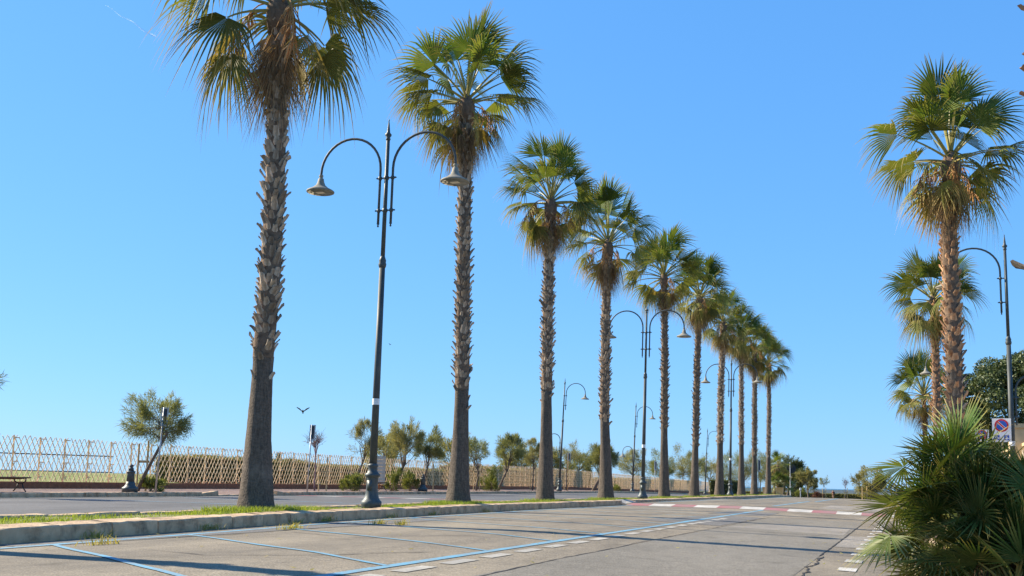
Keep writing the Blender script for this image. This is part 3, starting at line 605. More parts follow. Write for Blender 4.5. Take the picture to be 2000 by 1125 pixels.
# ------------------------------------------------------------------ street lamps
def bell(parent, x, z, M=None):
    b = MB(); b.lathe([(0.03, 0.10), (0.05, 0.09), (0.05, 0.05), (0.035, 0.03), (0.065, 0.0), (0.08, -0.08), (0.11, -0.15), (0.19, -0.22), (0.30, -0.275), (0.325, -0.295), (0.325, -0.32), (0.305, -0.33)], 28, cap=False)
    b.lathe([(0.305, -0.33), (0.27, -0.312), (0.02, -0.305)], 28, cap=True)
    s = b.build('lamp_shade', M or MT['shade'], parent, True, (x, 0, z))
    b = MB(); b.box((0, 0, -.322), (0.2, 0.14, 0.02)); b.build('light_panel', MT['lens'], s)
def arm_path(sgn, off, R, z0, zc, zend):
    p = [(sgn*off, 0, z0), (sgn*off, 0, (z0+zc)/2), (sgn*off, 0, zc)]
    for k in range(1, 19):
        a = PI - PI*k/18; p.append((sgn*(off+R+R*math.cos(a)), 0, zc + R*math.sin(a)))
    p.append((sgn*(off+2*R), 0, zend)); return p
def lamp(loc, label, group, arms, tilt=(0, 0), rz=0.0, band=True, zs=1.0):
    """arms: list of (side, 'high'|'low')"""
    root = thing('street_lamp', loc, label, 'street lamp', group, (tilt[0], tilt[1], rz)); root.scale = (1, 1, zs)
    b = MB(); b.lathe([(.215, -.1), (.215, .05), (.225, .07), (.225, .15), (.20, .17), (.165, .22), (.135, .33), (.128, .42), (.13, .66), (.135, .68), (.165, .70), (.165, .75), (.13, .77), (.105, .82), (.10, .90), (.115, .92), (.115, .95), (.085, .98)], 28)
    b.box((0, -.125, .5), (.11, .03, .22)); b.build('base', MT['lampiron'], root, True)
    b = MB(); b.lathe([(.085, .95), (.066, 5.45)], 18); b.build('pole', MT['lampworn'], root, True)
    b = MB(); b.lathe([(.066, 5.38), (.085, 5.42), (.092, 5.47), (.075, 5.52), (.085, 5.55), (.06, 5.62), (.048, 5.66)], 18); b.build('collar', MT['lampiron'], root, True)
    b = MB(); b.lathe([(.05, 5.6), (.042, 8.4)], 14); b.build('upper_pole', MT['lampiron'], root, True)
    b = MB(); b.lathe([(.042, 8.36), (.06, 8.40), (.04, 8.43), (.075, 8.48), (.075, 8.51), (.04, 8.55), (.035, 8.6), (.02, 8.75), (.01, 8.82), (.016, 8.84), (.0, 8.88)], 14); b.build('finial', MT['lampiron'], root, True)
    if band:
        b = MB(); b.lathe([(.0815, 2.28), (.0815, 2.42)], 18, cap=False); b.build('white_band', MT['sticker'], root, True)
    for sgn, kind in arms:
        if kind == 'high': off, R, z0, zc, ze, br = .16, .78, 6.43, 7.70, 7.66, (6.72, 7.48)
        else: off, R, z0, zc, ze, br = .14, .50, 3.0, 3.95, 3.78, (3.15, 3.75)
        b = MB(); b.tube(arm_path(sgn, off, R, z0, zc, ze), .029, 10); b.lathe([(.0, -.1), (.022, -.085), (.022, -.06), (.012, -.045), (.035, -.02), (.03, .0)], 10, (sgn*off, 0, z0)); b.build('arm', MT['lampworn'], root, True)
        for zb in br:
            b = MB(); b.tube([(0, 0, zb), (sgn*(off+.06), 0, zb)], .018, 8); b.lathe([(.042, -.05), (.06, -.035), (.06, .035), (.042, .05)], 12, (sgn*off*0, 0, zb)) if sgn > 0 or len(arms) == 1 or kind == 'low' else None
            b.lathe([(.03, -.045), (.044, -.03), (.044, .03), (.03, .045)], 12, (sgn*off, 0, zb)); b.lathe([(.0, -.025), (.03, 0), (.0, .025)], 8, (sgn*(off+.075), 0, zb)); b.build('bracket', MT['lampiron'], root, True)
        bell(root, sgn*(off+2*R), ze-.08)
    return root
GL = 'double-armed lamps on the median'
lamp((-11.1, 20.8, Z0), 'nearest double-armed street lamp on the median, between the first two palms', GL, [(-1, 'high'), (1, 'high')], (0.0, 0.009))
lamp((-11.1, 46.2, Z0), 'second double-armed street lamp, on the median between fourth and fifth palm', GL, [(-1, 'high'), (1, 'high')], (0.01, 0.018))
lamp((-11.1, 70.85, Z0), 'farthest double-armed street lamp on the median, by the seventh palm', GL, [(-1, 'high'), (1, 'high')], (0, 0.013), zs=1.04)
GS = 'lamps on the far pavement'
lamp((-25.6, 78.8, .14), 'largest single-arm street lamp on the far pavement, right of the third palm', GS, [(1, 'high'), (-1, 'low')], (0, 0.04), band=False)
lamp((-25.6, 102.2, .05), 'middle single-arm street lamp on the far pavement, beside the second double lamp', GS, [(1, 'high'), (-1, 'low')], (0, 0.037), band=False)
lamp((-25.6, 142.1, T(142)+.1), 'farthest single-arm street lamp on the far pavement, beside the sixth palm', GS, [(1, 'high'), (-1, 'low')], (0, 0.04), band=False)
lamp((3.0, 35.4, zp), 'street lamp at the right edge, its arm reaching left to the palm trunk', 'lamps on the right-hand pavement', [(-1, 'high'), (1, 'low')], (0, -0.004))
lamp((2.75, 62.0, zp), 'farther lamp at right, mostly hidden behind the two palm trunks', 'lamps on the right-hand pavement', [(-1, 'high'), (1, 'low')])

# ------------------------------------------------------------------ lattice fence on a low wall
wall = MB()
for y in range(12, 168, 2):
    wall.box((-29.3, y+1, T(y+1)+0.23), (0.24, 1.995, 0.38))
tag(wall.build('low_wall', MT['brickwall']), 'low terracotta wall along the back of the far pavement', 'wall')
FX = -29.24
fen = thing('lattice_fence', (FX, 20, 0), 'long diagonal lattice fence of pale wooden strips along the far pavement', 'fence')
fz0, fz1 = 0.44, 2.02; run = 0.92; pitch = 0.242
def strip_mesh(sg):
    b = MB(); L = math.hypot(run, fz1-fz0); a = math.atan2(fz1-fz0, run*sg)
    b.box((0, 0, 0), (0.018, L, 0.020), 0, 0, ('X', a)); return b.mesh('lattice_strip', MT['bamboo'])
SM = {1: strip_mesh(1), -1: strip_mesh(-1)}; rf = random.Random(4); rest = MB(); cnt = 0
for i in range(int(146/pitch)):
    y = 22 + i*pitch
    for sg in (1, -1):
        if sg == -1 and 36.5 < y < 60 and False: continue
        z = (fz0+fz1)/2 + T(y) + rf.uniform(-.03, .03); x = 0.0115*sg; tl = rf.gauss(0, .012) + (rf.uniform(-.12, .12) if rf.random() < .04 else 0)
        if rf.random() < .025: continue
        if 26.0 <= y and cnt < 300:
            o = link('lattice_strip', SM[sg], fen, (x, y-20, z), (tl, 0, 0)); cnt += 1
        else:
            M = Matrix.Translation((x, y-20, z)) @ Matrix.Rotation(tl, 4, 'X')
            rest.add([M @ v.co for v in SM[sg].vertices], [tuple(f.vertices) for f in SM[sg].polygons])
tag(rest.build('lattice_strips', MT['bamboo'], fen), kind='stuff')
pb = MB(); pb.box((-.045, 0, 0.80), (0.04, 0.045, 1.62)); pb.box((-.01, .09, 1.55), (.04, .22, .035)); pb.box((-.01, .09, 0.72), (.04, .2, .035)); pb.box((-.01, .09, .2), (.04, .15, .03))
PM = pb.mesh('fence_post', MT['bamboo'])
for i in range(120):
    y = 22.4 + i*1.2; link('fence_post', PM, fen, (-.02, y-20, 0.40+T(y)), (rf.uniform(-.015, .015), 0, 0))
# slatted board standing against the fence
bd = thing('slatted_board', (-28.95, 54.6, .16), 'pale slatted wooden board standing against the lattice fence', 'board')
b = MB(); b.box((-.03, .05, .95), (.05, .06, 1.9)); b.build('upright', MT['stake'], bd); b = MB(); b.box((-.03, 1.15, .95), (.05, .06, 1.9)); b.build('upright', MT['stake'], bd)
slm = MB(); slm.box((0, .6, 0), (.025, 1.25, .19)); slm = slm.mesh('slat', MT['render'])
for k in range(8): link('slat', slm, bd, (0, 0, .42+k*.205))

# railing on the crest of the lawn
A, B_ = Vector((-47.2, 38.5, 0.72)), Vector((-42.15, 48.0, 0.72)); d = B_-A; n = 46
rl = thing('railing', A, 'thin rusty bar railing on the lawn crest behind the fence', 'railing')
b = MB(); b.tube([(0, 0, .98), d+Vector((0, 0, .98))], .035, 6); b.build('top_rail', MT['rust'], rl)
b = MB(); b.tube([(0, 0, .08), d+Vector((0, 0, .08))], .03, 6); b.build('bottom_rail', MT['rust'], rl)
bm_ = MB(); bm_.tube([(0, 0, .06), (0, 0, .98)], .011, 5); bm_ = bm_.mesh('bar', MT['galv'])
for k in range(n+1): link('bar', bm_, rl, d*(k/n))

# ------------------------------------------------------------------ foliage helpers
def sprays(g, cen, rad_, n, length, width, up=0.5, clumps=26, tight=0.17, hollow=0.35):
    """thin feathery sprays gathered in clumps through an ellipsoid"""
    cen = np.array(cen); rad_ = np.array(rad_)
    u = g.normal(size=(clumps, 3)); u /= np.linalg.norm(u, axis=1)[:, None]
    cc = u*(g.uniform(hollow, 0.92, clumps)[:, None])*g.uniform(.8, 1.12, (clumps, 1))
    wgt = g.uniform(.4, 1.6, clumps); wgt /= wgt.sum(); ci = g.choice(clumps, n, p=wgt)
    jit = np.clip(g.normal(0, 1, (n, 3)), -1.7, 1.7)
    ax_ = u*.55 + np.array([0, 0, .75]); ax_ /= np.linalg.norm(ax_, axis=1)[:, None]; al = g.beta(1.3, 2.2, n)
    rel = cc[ci] + jit*tight*(1.05-.85*al)[:, None]*g.uniform(.6, 1.35, clumps)[ci][:, None] + ax_[ci]*(al*g.uniform(.25, .85, clumps)[ci]*.8)[:, None]
    p = cen + rel*rad_
    out = rel/np.maximum(np.linalg.norm(rel, axis=1)[:, None], .05)
    dr = out*.75 + np.array([0, 0, up]) + g.normal(0, .5, (n, 3)); dr /= np.linalg.norm(dr, axis=1)[:, None]
    L = length*g.uniform(.5, 1.4, n)[:, None]; sd = np.cross(dr, g.normal(size=(n, 3))); sd /= np.linalg.norm(sd, axis=1)[:, None]
    wv = sd*width*g.uniform(.6, 1.4, (n, 1)); e = p + dr*L - np.array([0, 0, .12])*L
    md = p + dr*L*.5
    v = np.stack([p-wv*.3, md+wv, e, md-wv], 1).reshape(-1, 3); i = np.arange(n)*4
    return v, np.stack([i, i+1, i+2, i+3], 1), cen + cc*rad_
def leaves(g, p, size, flat=0.0):
    n = len(p); a = g.normal(size=(n, 3)); a[:, 2] *= (1-flat); a /= np.linalg.norm(a, axis=1)[:, None]
    c = np.cross(a, g.normal(size=(n, 3))); c /= np.linalg.norm(c, axis=1)[:, None]; s = size*g.uniform(.6, 1.4, (n, 1))
    v = np.stack([p-a*s, p+c*s*.45, p+a*s, p-c*s*.45], 1).reshape(-1, 3); i = np.arange(n)*4
    return v, np.stack([i, i+1, i+2, i+3], 1)
def tree(name, label, base, foot_top, cen, rad_, n, seed, M='tam', length=.26, width=.014, group=None, stakes=0, trunk_r=.06, clumps=30, up=.5, tight=.17, bare=0.0, cat='tree', pre=2.0, stake_off=(-.2, .0), sd_h=1.55):
    """young tree: leaning trunk with limbs, feathery crown; coordinates relative to base"""
    g = np.random.default_rng(seed); q = random.Random(seed); root = thing(name, base, label, cat, group)
    v, f, cc = sprays(g, cen, rad_, int(n*.85), length*1.05, width*.8, up, clumps, tight)
    if n: link('crown', tri_mesh('crown', v, f, MT[M]), root)
    b = MB(); tp = Vector(foot_top); mid = tp*.5 + Vector((q.uniform(-.06, .06), 0, 0))
    b.tube([(0, 0, -.1), tuple(tp*.25+Vector((q.uniform(-.03, .03), 0, 0))), tuple(mid), tuple(tp), tuple(tp*.5+Vector(cen)*.5)], [trunk_r*1.2, trunk_r, trunk_r*.85, trunk_r*.65, trunk_r*.4], 8)
    for k in range(min(clumps, 22)):
        e = Vector(cc[k]); s = tp*q.uniform(.8, 1.0) if k % 2 else tp*.6+Vector(cen)*.4
        md = s*.5+e*.5 + Vector((q.uniform(-.1, .1), q.uniform(-.1, .1), q.uniform(0, .15)))
        b.tube([tuple(s), tuple(md), tuple(e)], [trunk_r*.35, trunk_r*.2, trunk_r*.07], 5, 0, False)
        if bare:
            for t_ in range(int(bare)):
                o = Vector((q.gauss(0, .5), q.gauss(0, .5), q.uniform(.1, 1.0))).normalized()*q.uniform(.25, .6); st = md.lerp(e, q.random()); b.tube([tuple(st), tuple(st+o*.5+Vector((q.gauss(0, .03),)*3)), tuple(st+o)], [.008, .006, .003], 3, 0, False)
    b.build('trunk', MT['twig_pink'] if bare >= 8 else MT['trunk'], root, True)
    for k in range(stakes):
        b = MB(); sx = stake_off[0] + k*.42; b.tube([(sx, stake_off[1], -.1), (sx, stake_off[1], sd_h+.12*(k % 2))], .035, 8); b.build('stake', MT['stake'], root)
    if stakes >= 2:
        b = MB(); b.box((stake_off[0]+.21*(stakes-1), stake_off[1]+.04, sd_h*.62), (.42*(stakes-1)+.1, .03, .09)); b.build('crosspiece', MT['stake'], root)
    return root
GT = 'young tamarisks along the far pavement'; PZ = .15
tree('tamarisk_tree', 'feathery leaning tamarisk at left, behind the small bollard and sign pole', (-26.6, 31.6, PZ), (1.25, 0, 2.15), (.72, 0, 2.55), (1.15, 1.0, 1.0), 9000, 41, 'tam', .24, .011, GT, 2, .07, 44, .4, .14, 3, stake_off=(-.2, .25), sd_h=1.75)
tree('tamarisk_tree', 'tamarisk cut off by the left edge of the photo, only its crown tip shows', (-27.3, 24.3, PZ), (.1, 0, 2.2), (.05, 0, 3.35), (.85, .8, .75), 5000, 40, 'tam', .24, .011, GT, 0, .06, 34, .4, .14, 3)
tree('bare_sapling', 'leafless sapling with pinkish twigs tied to a stake by a sign pole', (-26.6, 44.1, PZ), (-.05, 0, 1.8), (-.1, 0, 2.4), (.55, .5, .5), 60, 42, 'tam_pale', .15, .008, None, 2, .04, 20, .6, .2, 8, stake_off=(.15, .1), sd_h=1.5)
tree('tamarisk_tree', 'thin sparse tamarisk just left of the nearest double lamp pole', (-26.6, 47.9, PZ), (.55, 0, 1.7), (.65, 0, 2.6), (.85, .8, .95), 4200, 43, 'tam_pale', .24, .012, GT, 0, .06, 26, .7, .15, 2)
tree('tamarisk_tree', 'rounded tamarisk with slanting trunk right of the nearest lamp pole', (-26.6, 52.0, PZ), (.85, 0, 1.5), (.85, 0, 2.6), (.95, .9, 1.0), 7500, 44, 'tam_pale', .25, .012, GT, 0, .08, 34, .7, .16)
tree('tamarisk_tree', 'dense upright tamarisk behind the second bollard, left of the second palm', (-26.6, 55.9, PZ), (.4, 0, 1.5), (.4, 0, 2.55), (.92, .9, .98), 8000, 45, 'tam', .25, .012, GT, 1, .07, 34, .7, .16, stake_off=(.75, 0))
tree('tamarisk_tree', 'half-bare tamarisk right behind the trunk of the second palm', (-26.6, 64.3, PZ), (.1, 0, 1.6), (-.3, 0, 2.6), (1.35, 1.0, .95), 4500, 46, 'tam', .26, .013, GT, 2, .07, 26, .6, .15, 5, sd_h=2.0)
tree('tamarisk_tree', 'bushy tamarisk with leaning trunk left of the third palm', (-26.6, 68.2, PZ), (.7, 0, 1.5), (.95, 0, 2.7), (1.05, 1.0, 1.0), 8500, 47, 'tam', .27, .014, GT, 0, .09, 36, .8, .16)
tree('tamarisk_tree', 'small upright tamarisk touching the left side of the third palm', (-26.6, 75.4, PZ), (.05, 0, 1.7), (.0, 0, 2.7), (.75, .8, .95), 4500, 48, 'tam_pale', .27, .014, GT, 2, .06, 24, .9, .16, sd_h=1.9)
tree('tamarisk_tree', 'dense round tamarisk with thick bent trunk behind the fourth palm', (-26.6, 91.7, .14), (.8, 0, 1.3), (.85, 0, 2.8), (1.5, 1.3, 1.25), 11000, 49, 'tam', .3, .016, GT, 0, .16, 40, .5, .16)
tree('tamarisk_tree', 'windswept thin tree with wispy grey twigs right of the largest single-arm lamp', (-26.8, 84.5, .14), (.0, 0, 1.9), (.3, 0, 2.9), (1.0, 1.0, .95), 2200, 50, 'tam_pale', .3, .012, GT, 1, .06, 24, .9, .18, 4, sd_h=2.0)
GB = 'trees beyond the fence'
BT = [('brownish round tree beyond the fence between third palm and lamp', (-32, 96, 0), 3.9, 1.4, 'tam_pale'), ('low grey-green tree beyond the fence right of the single-arm lamp', (-31.5, 104, 0), 4.0, 1.6, 'tam'),
 ('pale tree beyond the fence showing left of the third palm', (-33, 90, 0), 3.7, 1.5, 'tam_pale'), ('tree beyond the fence half hidden by the second palm trunk', (-33, 75, 0), 3.9, 1.6, 'tam_pale'), ('tree beyond the fence behind the nearest lamp pole', (-33, 63.5, 0), 3.5, 1.4, 'tam_pale'),
 ('pair-crowned tree beyond the fence left of the second double lamp', (-30.8, 124, 0), 4.7, 1.7, 'tam_pale'), ('grey tree beyond the fence right of the second double lamp', (-31, 138, 0), 5.0, 2.0, 'tam'),
 ('tall twin-topped tree beyond the fence between fifth and sixth palm', (-30, 150, 0), 6.0, 2.1, 'tam_pale'), ('broad tree beyond the fence behind the sixth palm', (-30.5, 158, 0), 5.6, 2.2, 'tam'), ('tree behind the farthest single-arm lamp', (-29, 166, 0), 4.9, 2.0, 'tam_pale'),
 ('bushy tree left of the farthest double lamp', (-26.5, 168, 0), 5.6, 2.2, 'tam'), ('grey-green tree right of the farthest double lamp', (-24.5, 172, 0), 6.2, 2.3, 'tam_pale'), ('rounded tree behind the eighth palm', (-22, 170, 0), 6.4, 2.3, 'tam'), ('tree with pale forked trunk behind the ninth palm', (-19.5, 160, 0), 5.2, 2.1, 'tam'), ('low tree behind the farthest median palm', (-15.6, 140, 0), 4.0, 1.7, 'tam_pale')]
for i, (lb, p, top, r, M) in enumerate(BT):
    g0 = lawnz(p[0], p[1]) if p[0] < -29.4 else T(p[1])-.3; h = top - g0 + T(p[1])*0.3
    tree('tamarisk_tree', lb, (p[0], p[1], g0), (.2*(-1)**i, 0, h*.42), (0, 0, h*.62), (r*1.05, r, h*.40), 6500, 60+i, M, .36, .022, GB, 0, .1, 30, .7, .17)
tree('dark_tree', 'dark dense tree behind the potted palms at the end of the road', (-13.4, 128, T(128)-.1), (.2, 0, 1.4), (.2, 0, 2.7), (1.9, 1.8, 1.9), 11000, 81, 'tam_dark', .3, .03, None, 0, .14, 40, .3, .16)
tree('dark_tree', 'dark lower tree between the round sign and the leaning olive-green tree', (-11.9, 124, T(124)-.1), (.1, 0, .8), (.1, 0, 1.9), (1.3, 1.3, 1.5), 8000, 82, 'tam_dark', .28, .03, None, 0, .12, 34, .3, .16)
tree('tamarisk_tree', 'olive-green rounded tree with leaning trunk at the end of the road', (-10.5, 122, T(122)-.1), (-.05, 0, 1.0), (.0, 0, 2.05), (1.2, 1.1, 1.15), 9000, 83, 'tam_pale', .26, .024, None, 0, .1, 40, .3, .15)
tree('tamarisk_tree', 'wide olive-green tree at the far right, left of the fan palm bush', (-3.5, 106, T(106)-.2), (.2, 0, 1.0), (.1, 0, 1.75), (1.7, 1.5, 1.35), 11000, 84, 'tam_pale', .28, .024, None, 2, .1, 44, .4, .15, stake_off=(-.6, -1.2), sd_h=1.3)
tree('staked_sapling', 'leafy staked sapling left of the walking person', (-10.8, 150, T(150)), (0, 0, 1.6), (0, 0, 2.2), (.55, .5, .65), 900, 85, 'tam', .2, .02, 'staked saplings at the road end', 2, .035, 18, .6, .2, 4, stake_off=(-.2, 0), sd_h=1.3)
tree('staked_sapling', 'bare staked sapling right of the walking person', (-8.0, 150, T(150)), (0, 0, 1.5), (0, 0, 2.1), (.4, .4, .8), 40, 86, 'tam', .2, .02, 'staked saplings at the road end', 2, .03, 16, .8, .2, 8, stake_off=(-.2, 0), sd_h=1.3)

# evergreen broadleaf tree behind the right-hand wall
g = np.random.default_rng(77)
ok = thing('evergreen_tree', (5.6, 60, -.1), 'large dark evergreen tree behind the no-parking signs at right', 'tree')
u = g.normal(size=(60, 3)); u /= np.linalg.norm(u, axis=1)[:, None]; cc = np.array([-.2, 0, 5.3]) + u*np.array([3.5, 3.0, 2.7])*g.uniform(.55, .95, (60, 1))
P_ = []
for c in cc:
    k = 1100; v = g.normal(size=(k, 3)); v /= np.linalg.norm(v, axis=1)[:, None]; P_.append(c + v*np.array([.75, .75, .55])*g.uniform(.7, 1.08, (k, 1)))
v, f = leaves(g, np.concatenate(P_), .075); link('crown', tri_mesh('crown', v, f, MT['oak']), ok)
b = MB(); b.tube([(0, 0, -.2), (.05, 0, 1.5), (0, 0, 3.2), (-.1, 0, 5)], [.28, .22, .17, .08], 10)
for c in cc[:24]: b.tube([(0, 0, 2.4+g.uniform(0, 1.4)), tuple((np.array([0, 0, 3.4])+c)/2), tuple(c)], [.09, .05, .015], 5, 0, False)
b.build('trunk', MT['trunk'], ok, True)

# hedges and shrubs
def hedge(label, x0, x1, y0, y1, h, seed, zf, dens=420, leaf=.045, M='hedge'):
    g = np.random.default_rng(seed); base = zf((x0+x1)/2, (y0+y1)/2); root = thing('hedge', ((x0+x1)/2, (y0+y1)/2, base), label, 'hedge'); dx, dy = (x1-x0)/2, (y1-y0)/2
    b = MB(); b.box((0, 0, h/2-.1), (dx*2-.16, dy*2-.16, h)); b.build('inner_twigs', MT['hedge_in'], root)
    def face(n, f): return f(g.uniform(-1, 1, n), g.uniform(0, 1, n), n)
    A_ = []
    n1 = int(dens*dy*2*h); A_.append(np.stack([np.full(n1, dx), g.uniform(-dy, dy, n1), g.uniform(0, h, n1)], 1)); A_.append(np.stack([np.full(n1//3, -dx), g.uniform(-dy, dy, n1//3), g.uniform(0, h, n1//3)], 1))
    n2 = int(dens*dx*dy*4*.7); A_.append(np.stack([g.uniform(-dx, dx, n2), g.uniform(-dy, dy, n2), np.full(n2, h-.05)], 1))
    n3 = int(dens*dx*2*h)
    for s in (-1, 1): A_.append(np.stack([g.uniform(-dx, dx, n3), np.full(n3, s*dy), g.uniform(0, h, n3)], 1))
    p = np.concatenate(A_); p += g.normal(0, .05, p.shape); p[:, 2] += .06*np.sin(p[:, 1]*1.7+seed)*(p[:, 2]/h); p[:, 0] += .07*np.sin(p[:, 1]*2.3+p[:, 2]*3)
    v, f = leaves(g, p, leaf); link('foliage', tri_mesh('foliage', v, f, MT[M]), root)
hedge('clipped hedge behind the fence at left, ending beside the leaning tamarisk', -33.6, -32.2, 41, 53.5, 1.28, 1, lawnz)
hedge('longer clipped hedge behind the fence between the first two palms', -33.4, -32.0, 54.2, 72, 1.12, 2, lawnz, 300)
hedge('farther hedge behind the fence right of the second palm', -33.4, -32.0, 73, 110, 1.5, 3, lawnz, 160, .07)
hedge('farthest hedge behind the fence near the second double lamp', -32.4, -31, 111, 165, 1.4, 4, lawnz, 110, .09)
hedge('low hedge across the end of the road behind the person', -40, 12, 240, 241.5, 1.1, 5, lambda x, y: T(y)-.1, 60, .14)
b = MB(); b.box((-14, 246, T(246)+.8), (56, .3, 2.1)); tag(b.build('sea_wall', MT['render']), 'low pale wall along the seafront behind the end hedge', 'wall')
hedge('dark box-shaped hedge at the end of the fence by the seventh palm', -23.5, -20.5, 134, 139, 2.1, 6, lambda x, y: T(y)-.2, 130, .09, 'tam_dark')
def shrub(label, base, rr3, seed, n=1400, M='shrub', L=.2):
    g = np.random.default_rng(seed); root = thing('shrub', base, label, 'shrub', 'shrubs on the far pavement'); v, f, cc = sprays(g, (0, 0, rr3[2]*.55), rr3, n, L, .016, 1.1, 16, .2, .1)
    v[:, 2] = np.maximum(v[:, 2], -.02); link('foliage', tri_mesh('foliage', v, f, MT[M]), root)
    b = MB(); [b.tube([(0, 0, -.05), tuple(c*.5), tuple(c)], [.014, .01, .004], 4, 0, False) for c in cc[:10]]; b.build('stems', MT['twig'], root)
shrub('green shrub on the far pavement left of the nearest lamp pole', (-26.2, 47.1, PZ), (.6, .6, .55), 1, 2200)
shrub('green shrub at the foot of the slanting tamarisk right of the lamp', (-26.2, 51.6, PZ), (.5, .5, .7), 2, 1600)
shrub('green shrub beside the second bollard', (-26.3, 53.8, PZ), (.45, .45, .7), 3, 1500)
shrub('bright shrub at the foot of the tamarisk left of the third palm', (-26.3, 66.2, PZ), (.75, .7, .95), 4, 2600)
shrub('small shrub under the largest single-arm lamp', (-26.2, 77.8, PZ), (.4, .4, .35), 5, 800)
shrub('weedy tuft at the foot of the leaning tamarisk at left', (-26.2, 31.9, PZ), (.55, .4, .28), 6, 1100)
shrub('low shrub right of the fourth palm trunk', (-26.2, 99.0, .08), (.6, .5, .5), 7, 900)
shrub('yellow-green shrub at the end of the road under the olive-green tree', (-10.9, 117, T(117)), (.75, .6, .55), 8, 1500, 'shrub', .22)
shrub('dark red-leaved low shrub at the end of the road left of the saplings', (-11.6, 149, T(149)), (1.2, .6, .45), 9, 1500, 'rust', .25)
shrub('dark green pointed bush behind the fence between first palm and hedge gap', (-31.6, 48.6, .38), (.55, .6, 1.0), 10, 4200, 'tam_dark', .16)

# ------------------------------------------------------------------ bollards, sign poles, benches
def bollard(loc, label):
    r = thing('bollard', loc, label, 'bollard', 'cast-iron bollards'); b = MB()
    b.lathe([(.27, -.05), (.27, .08), (.28, .1), (.27, .15), (.2, .19), (.155, .27), (.14, .36)], 22); b.build('base', MT['lampiron'], r, True)
    b = MB(); b.lathe([(.14, .34), (.125, .62), (.13, .66), (.15, .68), (.15, .71), (.1, .73)], 22); b.build('shaft', MT['lampiron'], r, True)
    b = MB(); b.lathe([(.09, .72), (.085, .79), (.10, .81), (.06, .83), (.05, .87), (.075, .90), (.05, .94), (.0, .96)], 18); b.build('knob', MT['lampworn'], r, True)
bollard((-25.35, 29.8, PZ), 'cast-iron bollard at left in front of the leaning tamarisk')
bollard((-25.6, 54.0, PZ), 'cast-iron bollard left of the second palm in front of dense tamarisk')
def signpole(loc, label, h, ph, tilt, rz, M='galv', wood=False):
    r = thing('sign_pole', loc, label, 'sign pole', 'thin sign poles on the far pavement', (0, tilt, 0)); b = MB(); b.tube([(0, 0, -.1), (0, 0, h)], .03, 10); b.build('pole', MT['stake'] if wood else MT[M], r, True)
    b = MB(); c, s = math.cos(rz), math.sin(rz); b.box((.05*c, .05*s, h-ph/2), (.26, .02, ph), 0, rz); p = b.build('sign_panel', MT['galv'], r)
    b = MB(); b.box((.05*c+.016*s, .05*s-.016*c, h-ph/2+.02), (.15, .012, ph*.8), 0, rz); b.build('panel_face', MT['dkpanel'], p)
signpole((-25.4, 31.2, PZ), 'slanting grey sign pole in front of the leaning tamarisk at left', 3.05, .68, .05, rad(20))
signpole((-25.3, 41.3, PZ), 'grey sign pole standing beside the leafless sapling', 3.0, .72, .03, rad(20))
signpole((-25.9, 82.0, PZ), 'wooden sign pole with dark panel right of the largest single-arm lamp', 3.05, .62, .0, rad(25), wood=True)
sp_ = signpole((-25.9, 113.5, T(113)+.13), 'sign pole with grey panel left of the fifth palm', 3.4, 1.0, 0, rad(25))
signpole((-14.2, 109, T(109)), 'dark narrow panel on a pole right of the ninth palm', 3.7, 1.2, 0, rad(25), 'iron')
def bench(loc, rz, label):
    r = thing('bench', loc, label, 'bench', 'benches on the far pavement', (0, 0, rz))
    for k in range(5):
        b = MB(); b.box((0.16-.1*k, 0, .44-(0.012*k)), (.085, 1.8, .035)); b.build('slat', MT['benchwood'], r)
    for s in (-.65, .65):
        b = MB(); b.tube([(.24, s, .43), (.23, s, .33), (.10, s, .25), (-.08, s, .25), (-.22, s, .33), (-.25, s, .40)], .02, 6); b.tube([(.1, s, .25), (.13, s, .14), (.26, s, 0)], .02, 6); b.tube([(-.08, s, .25), (-.12, s, .14), (-.25, s, 0)], .02, 6); b.build('leg', MT['iron'], r, True)
bench((-26.3, 25.2, PZ), 0, 'dark backless bench cut by the left edge of the photo')
bench((-26.5, 50.2, PZ), 0, 'dark bench half hidden behind the nearest lamp base')

# ------------------------------------------------------------------ end of the road
def planter(loc, label, seed, s=1.0):
    r = thing('planter', loc, label, 'planter', 'ochre planters at the road end'); b = MB(); b.box((0, 0, .3*s), (.55*s, .55*s, .62*s), 0, 0, None, 1.12); b.build('tub', MT['planter'], r); b = MB(); b.box((0, 0, .63*s), (.68*s, .68*s, .06)); b.build('rim', MT['planter'], r)
planter((-12.3, 99.9, T(100)+.16), 'left ochre planter under the small palm at the end of the median', 1, 1.1)
planter((-11.15, 100.0, T(100)+.16), 'right ochre planter under the small palm at the end of the median', 2, 1.1)
planter((-11.7, 102.4, T(102)+.1), 'rear ochre planter between the two front ones', 3, 1.0)
palm('small palm with short brown trunk at the end of the median', (-11.75, 104.4, T(104)), [(0, 0), (0, 3.0)], 0, 61, None, .95, .72, 90, False, 14, 30, True, 2)
FAN = {}
for i, e in enumerate((82, 62, 42, 22, 2, -24)):
    FAN[i] = [frond_mesh('fan_leaf', rad(e), 0.30+.07*s, 0.46, 32, rad(110), 0.34, 0.03+0.03*i, 0.0+0.03*i, 500+10*i+s, 0.12, 0.22-.03*i, [MT['fan'], MT['petiole']], 1.3, lift=(-.35, .1, .45)[s]) for s in range(3)]
FAND = [frond_mesh('dry_fan_leaf', rad(e), 0.28, 0.34, 18, rad(75), 0.3, .5, .95, 560+k, .4, .3, [MT['fan'], MT['petiole']], 1.0) for k, e in enumerate((-40, -60))]
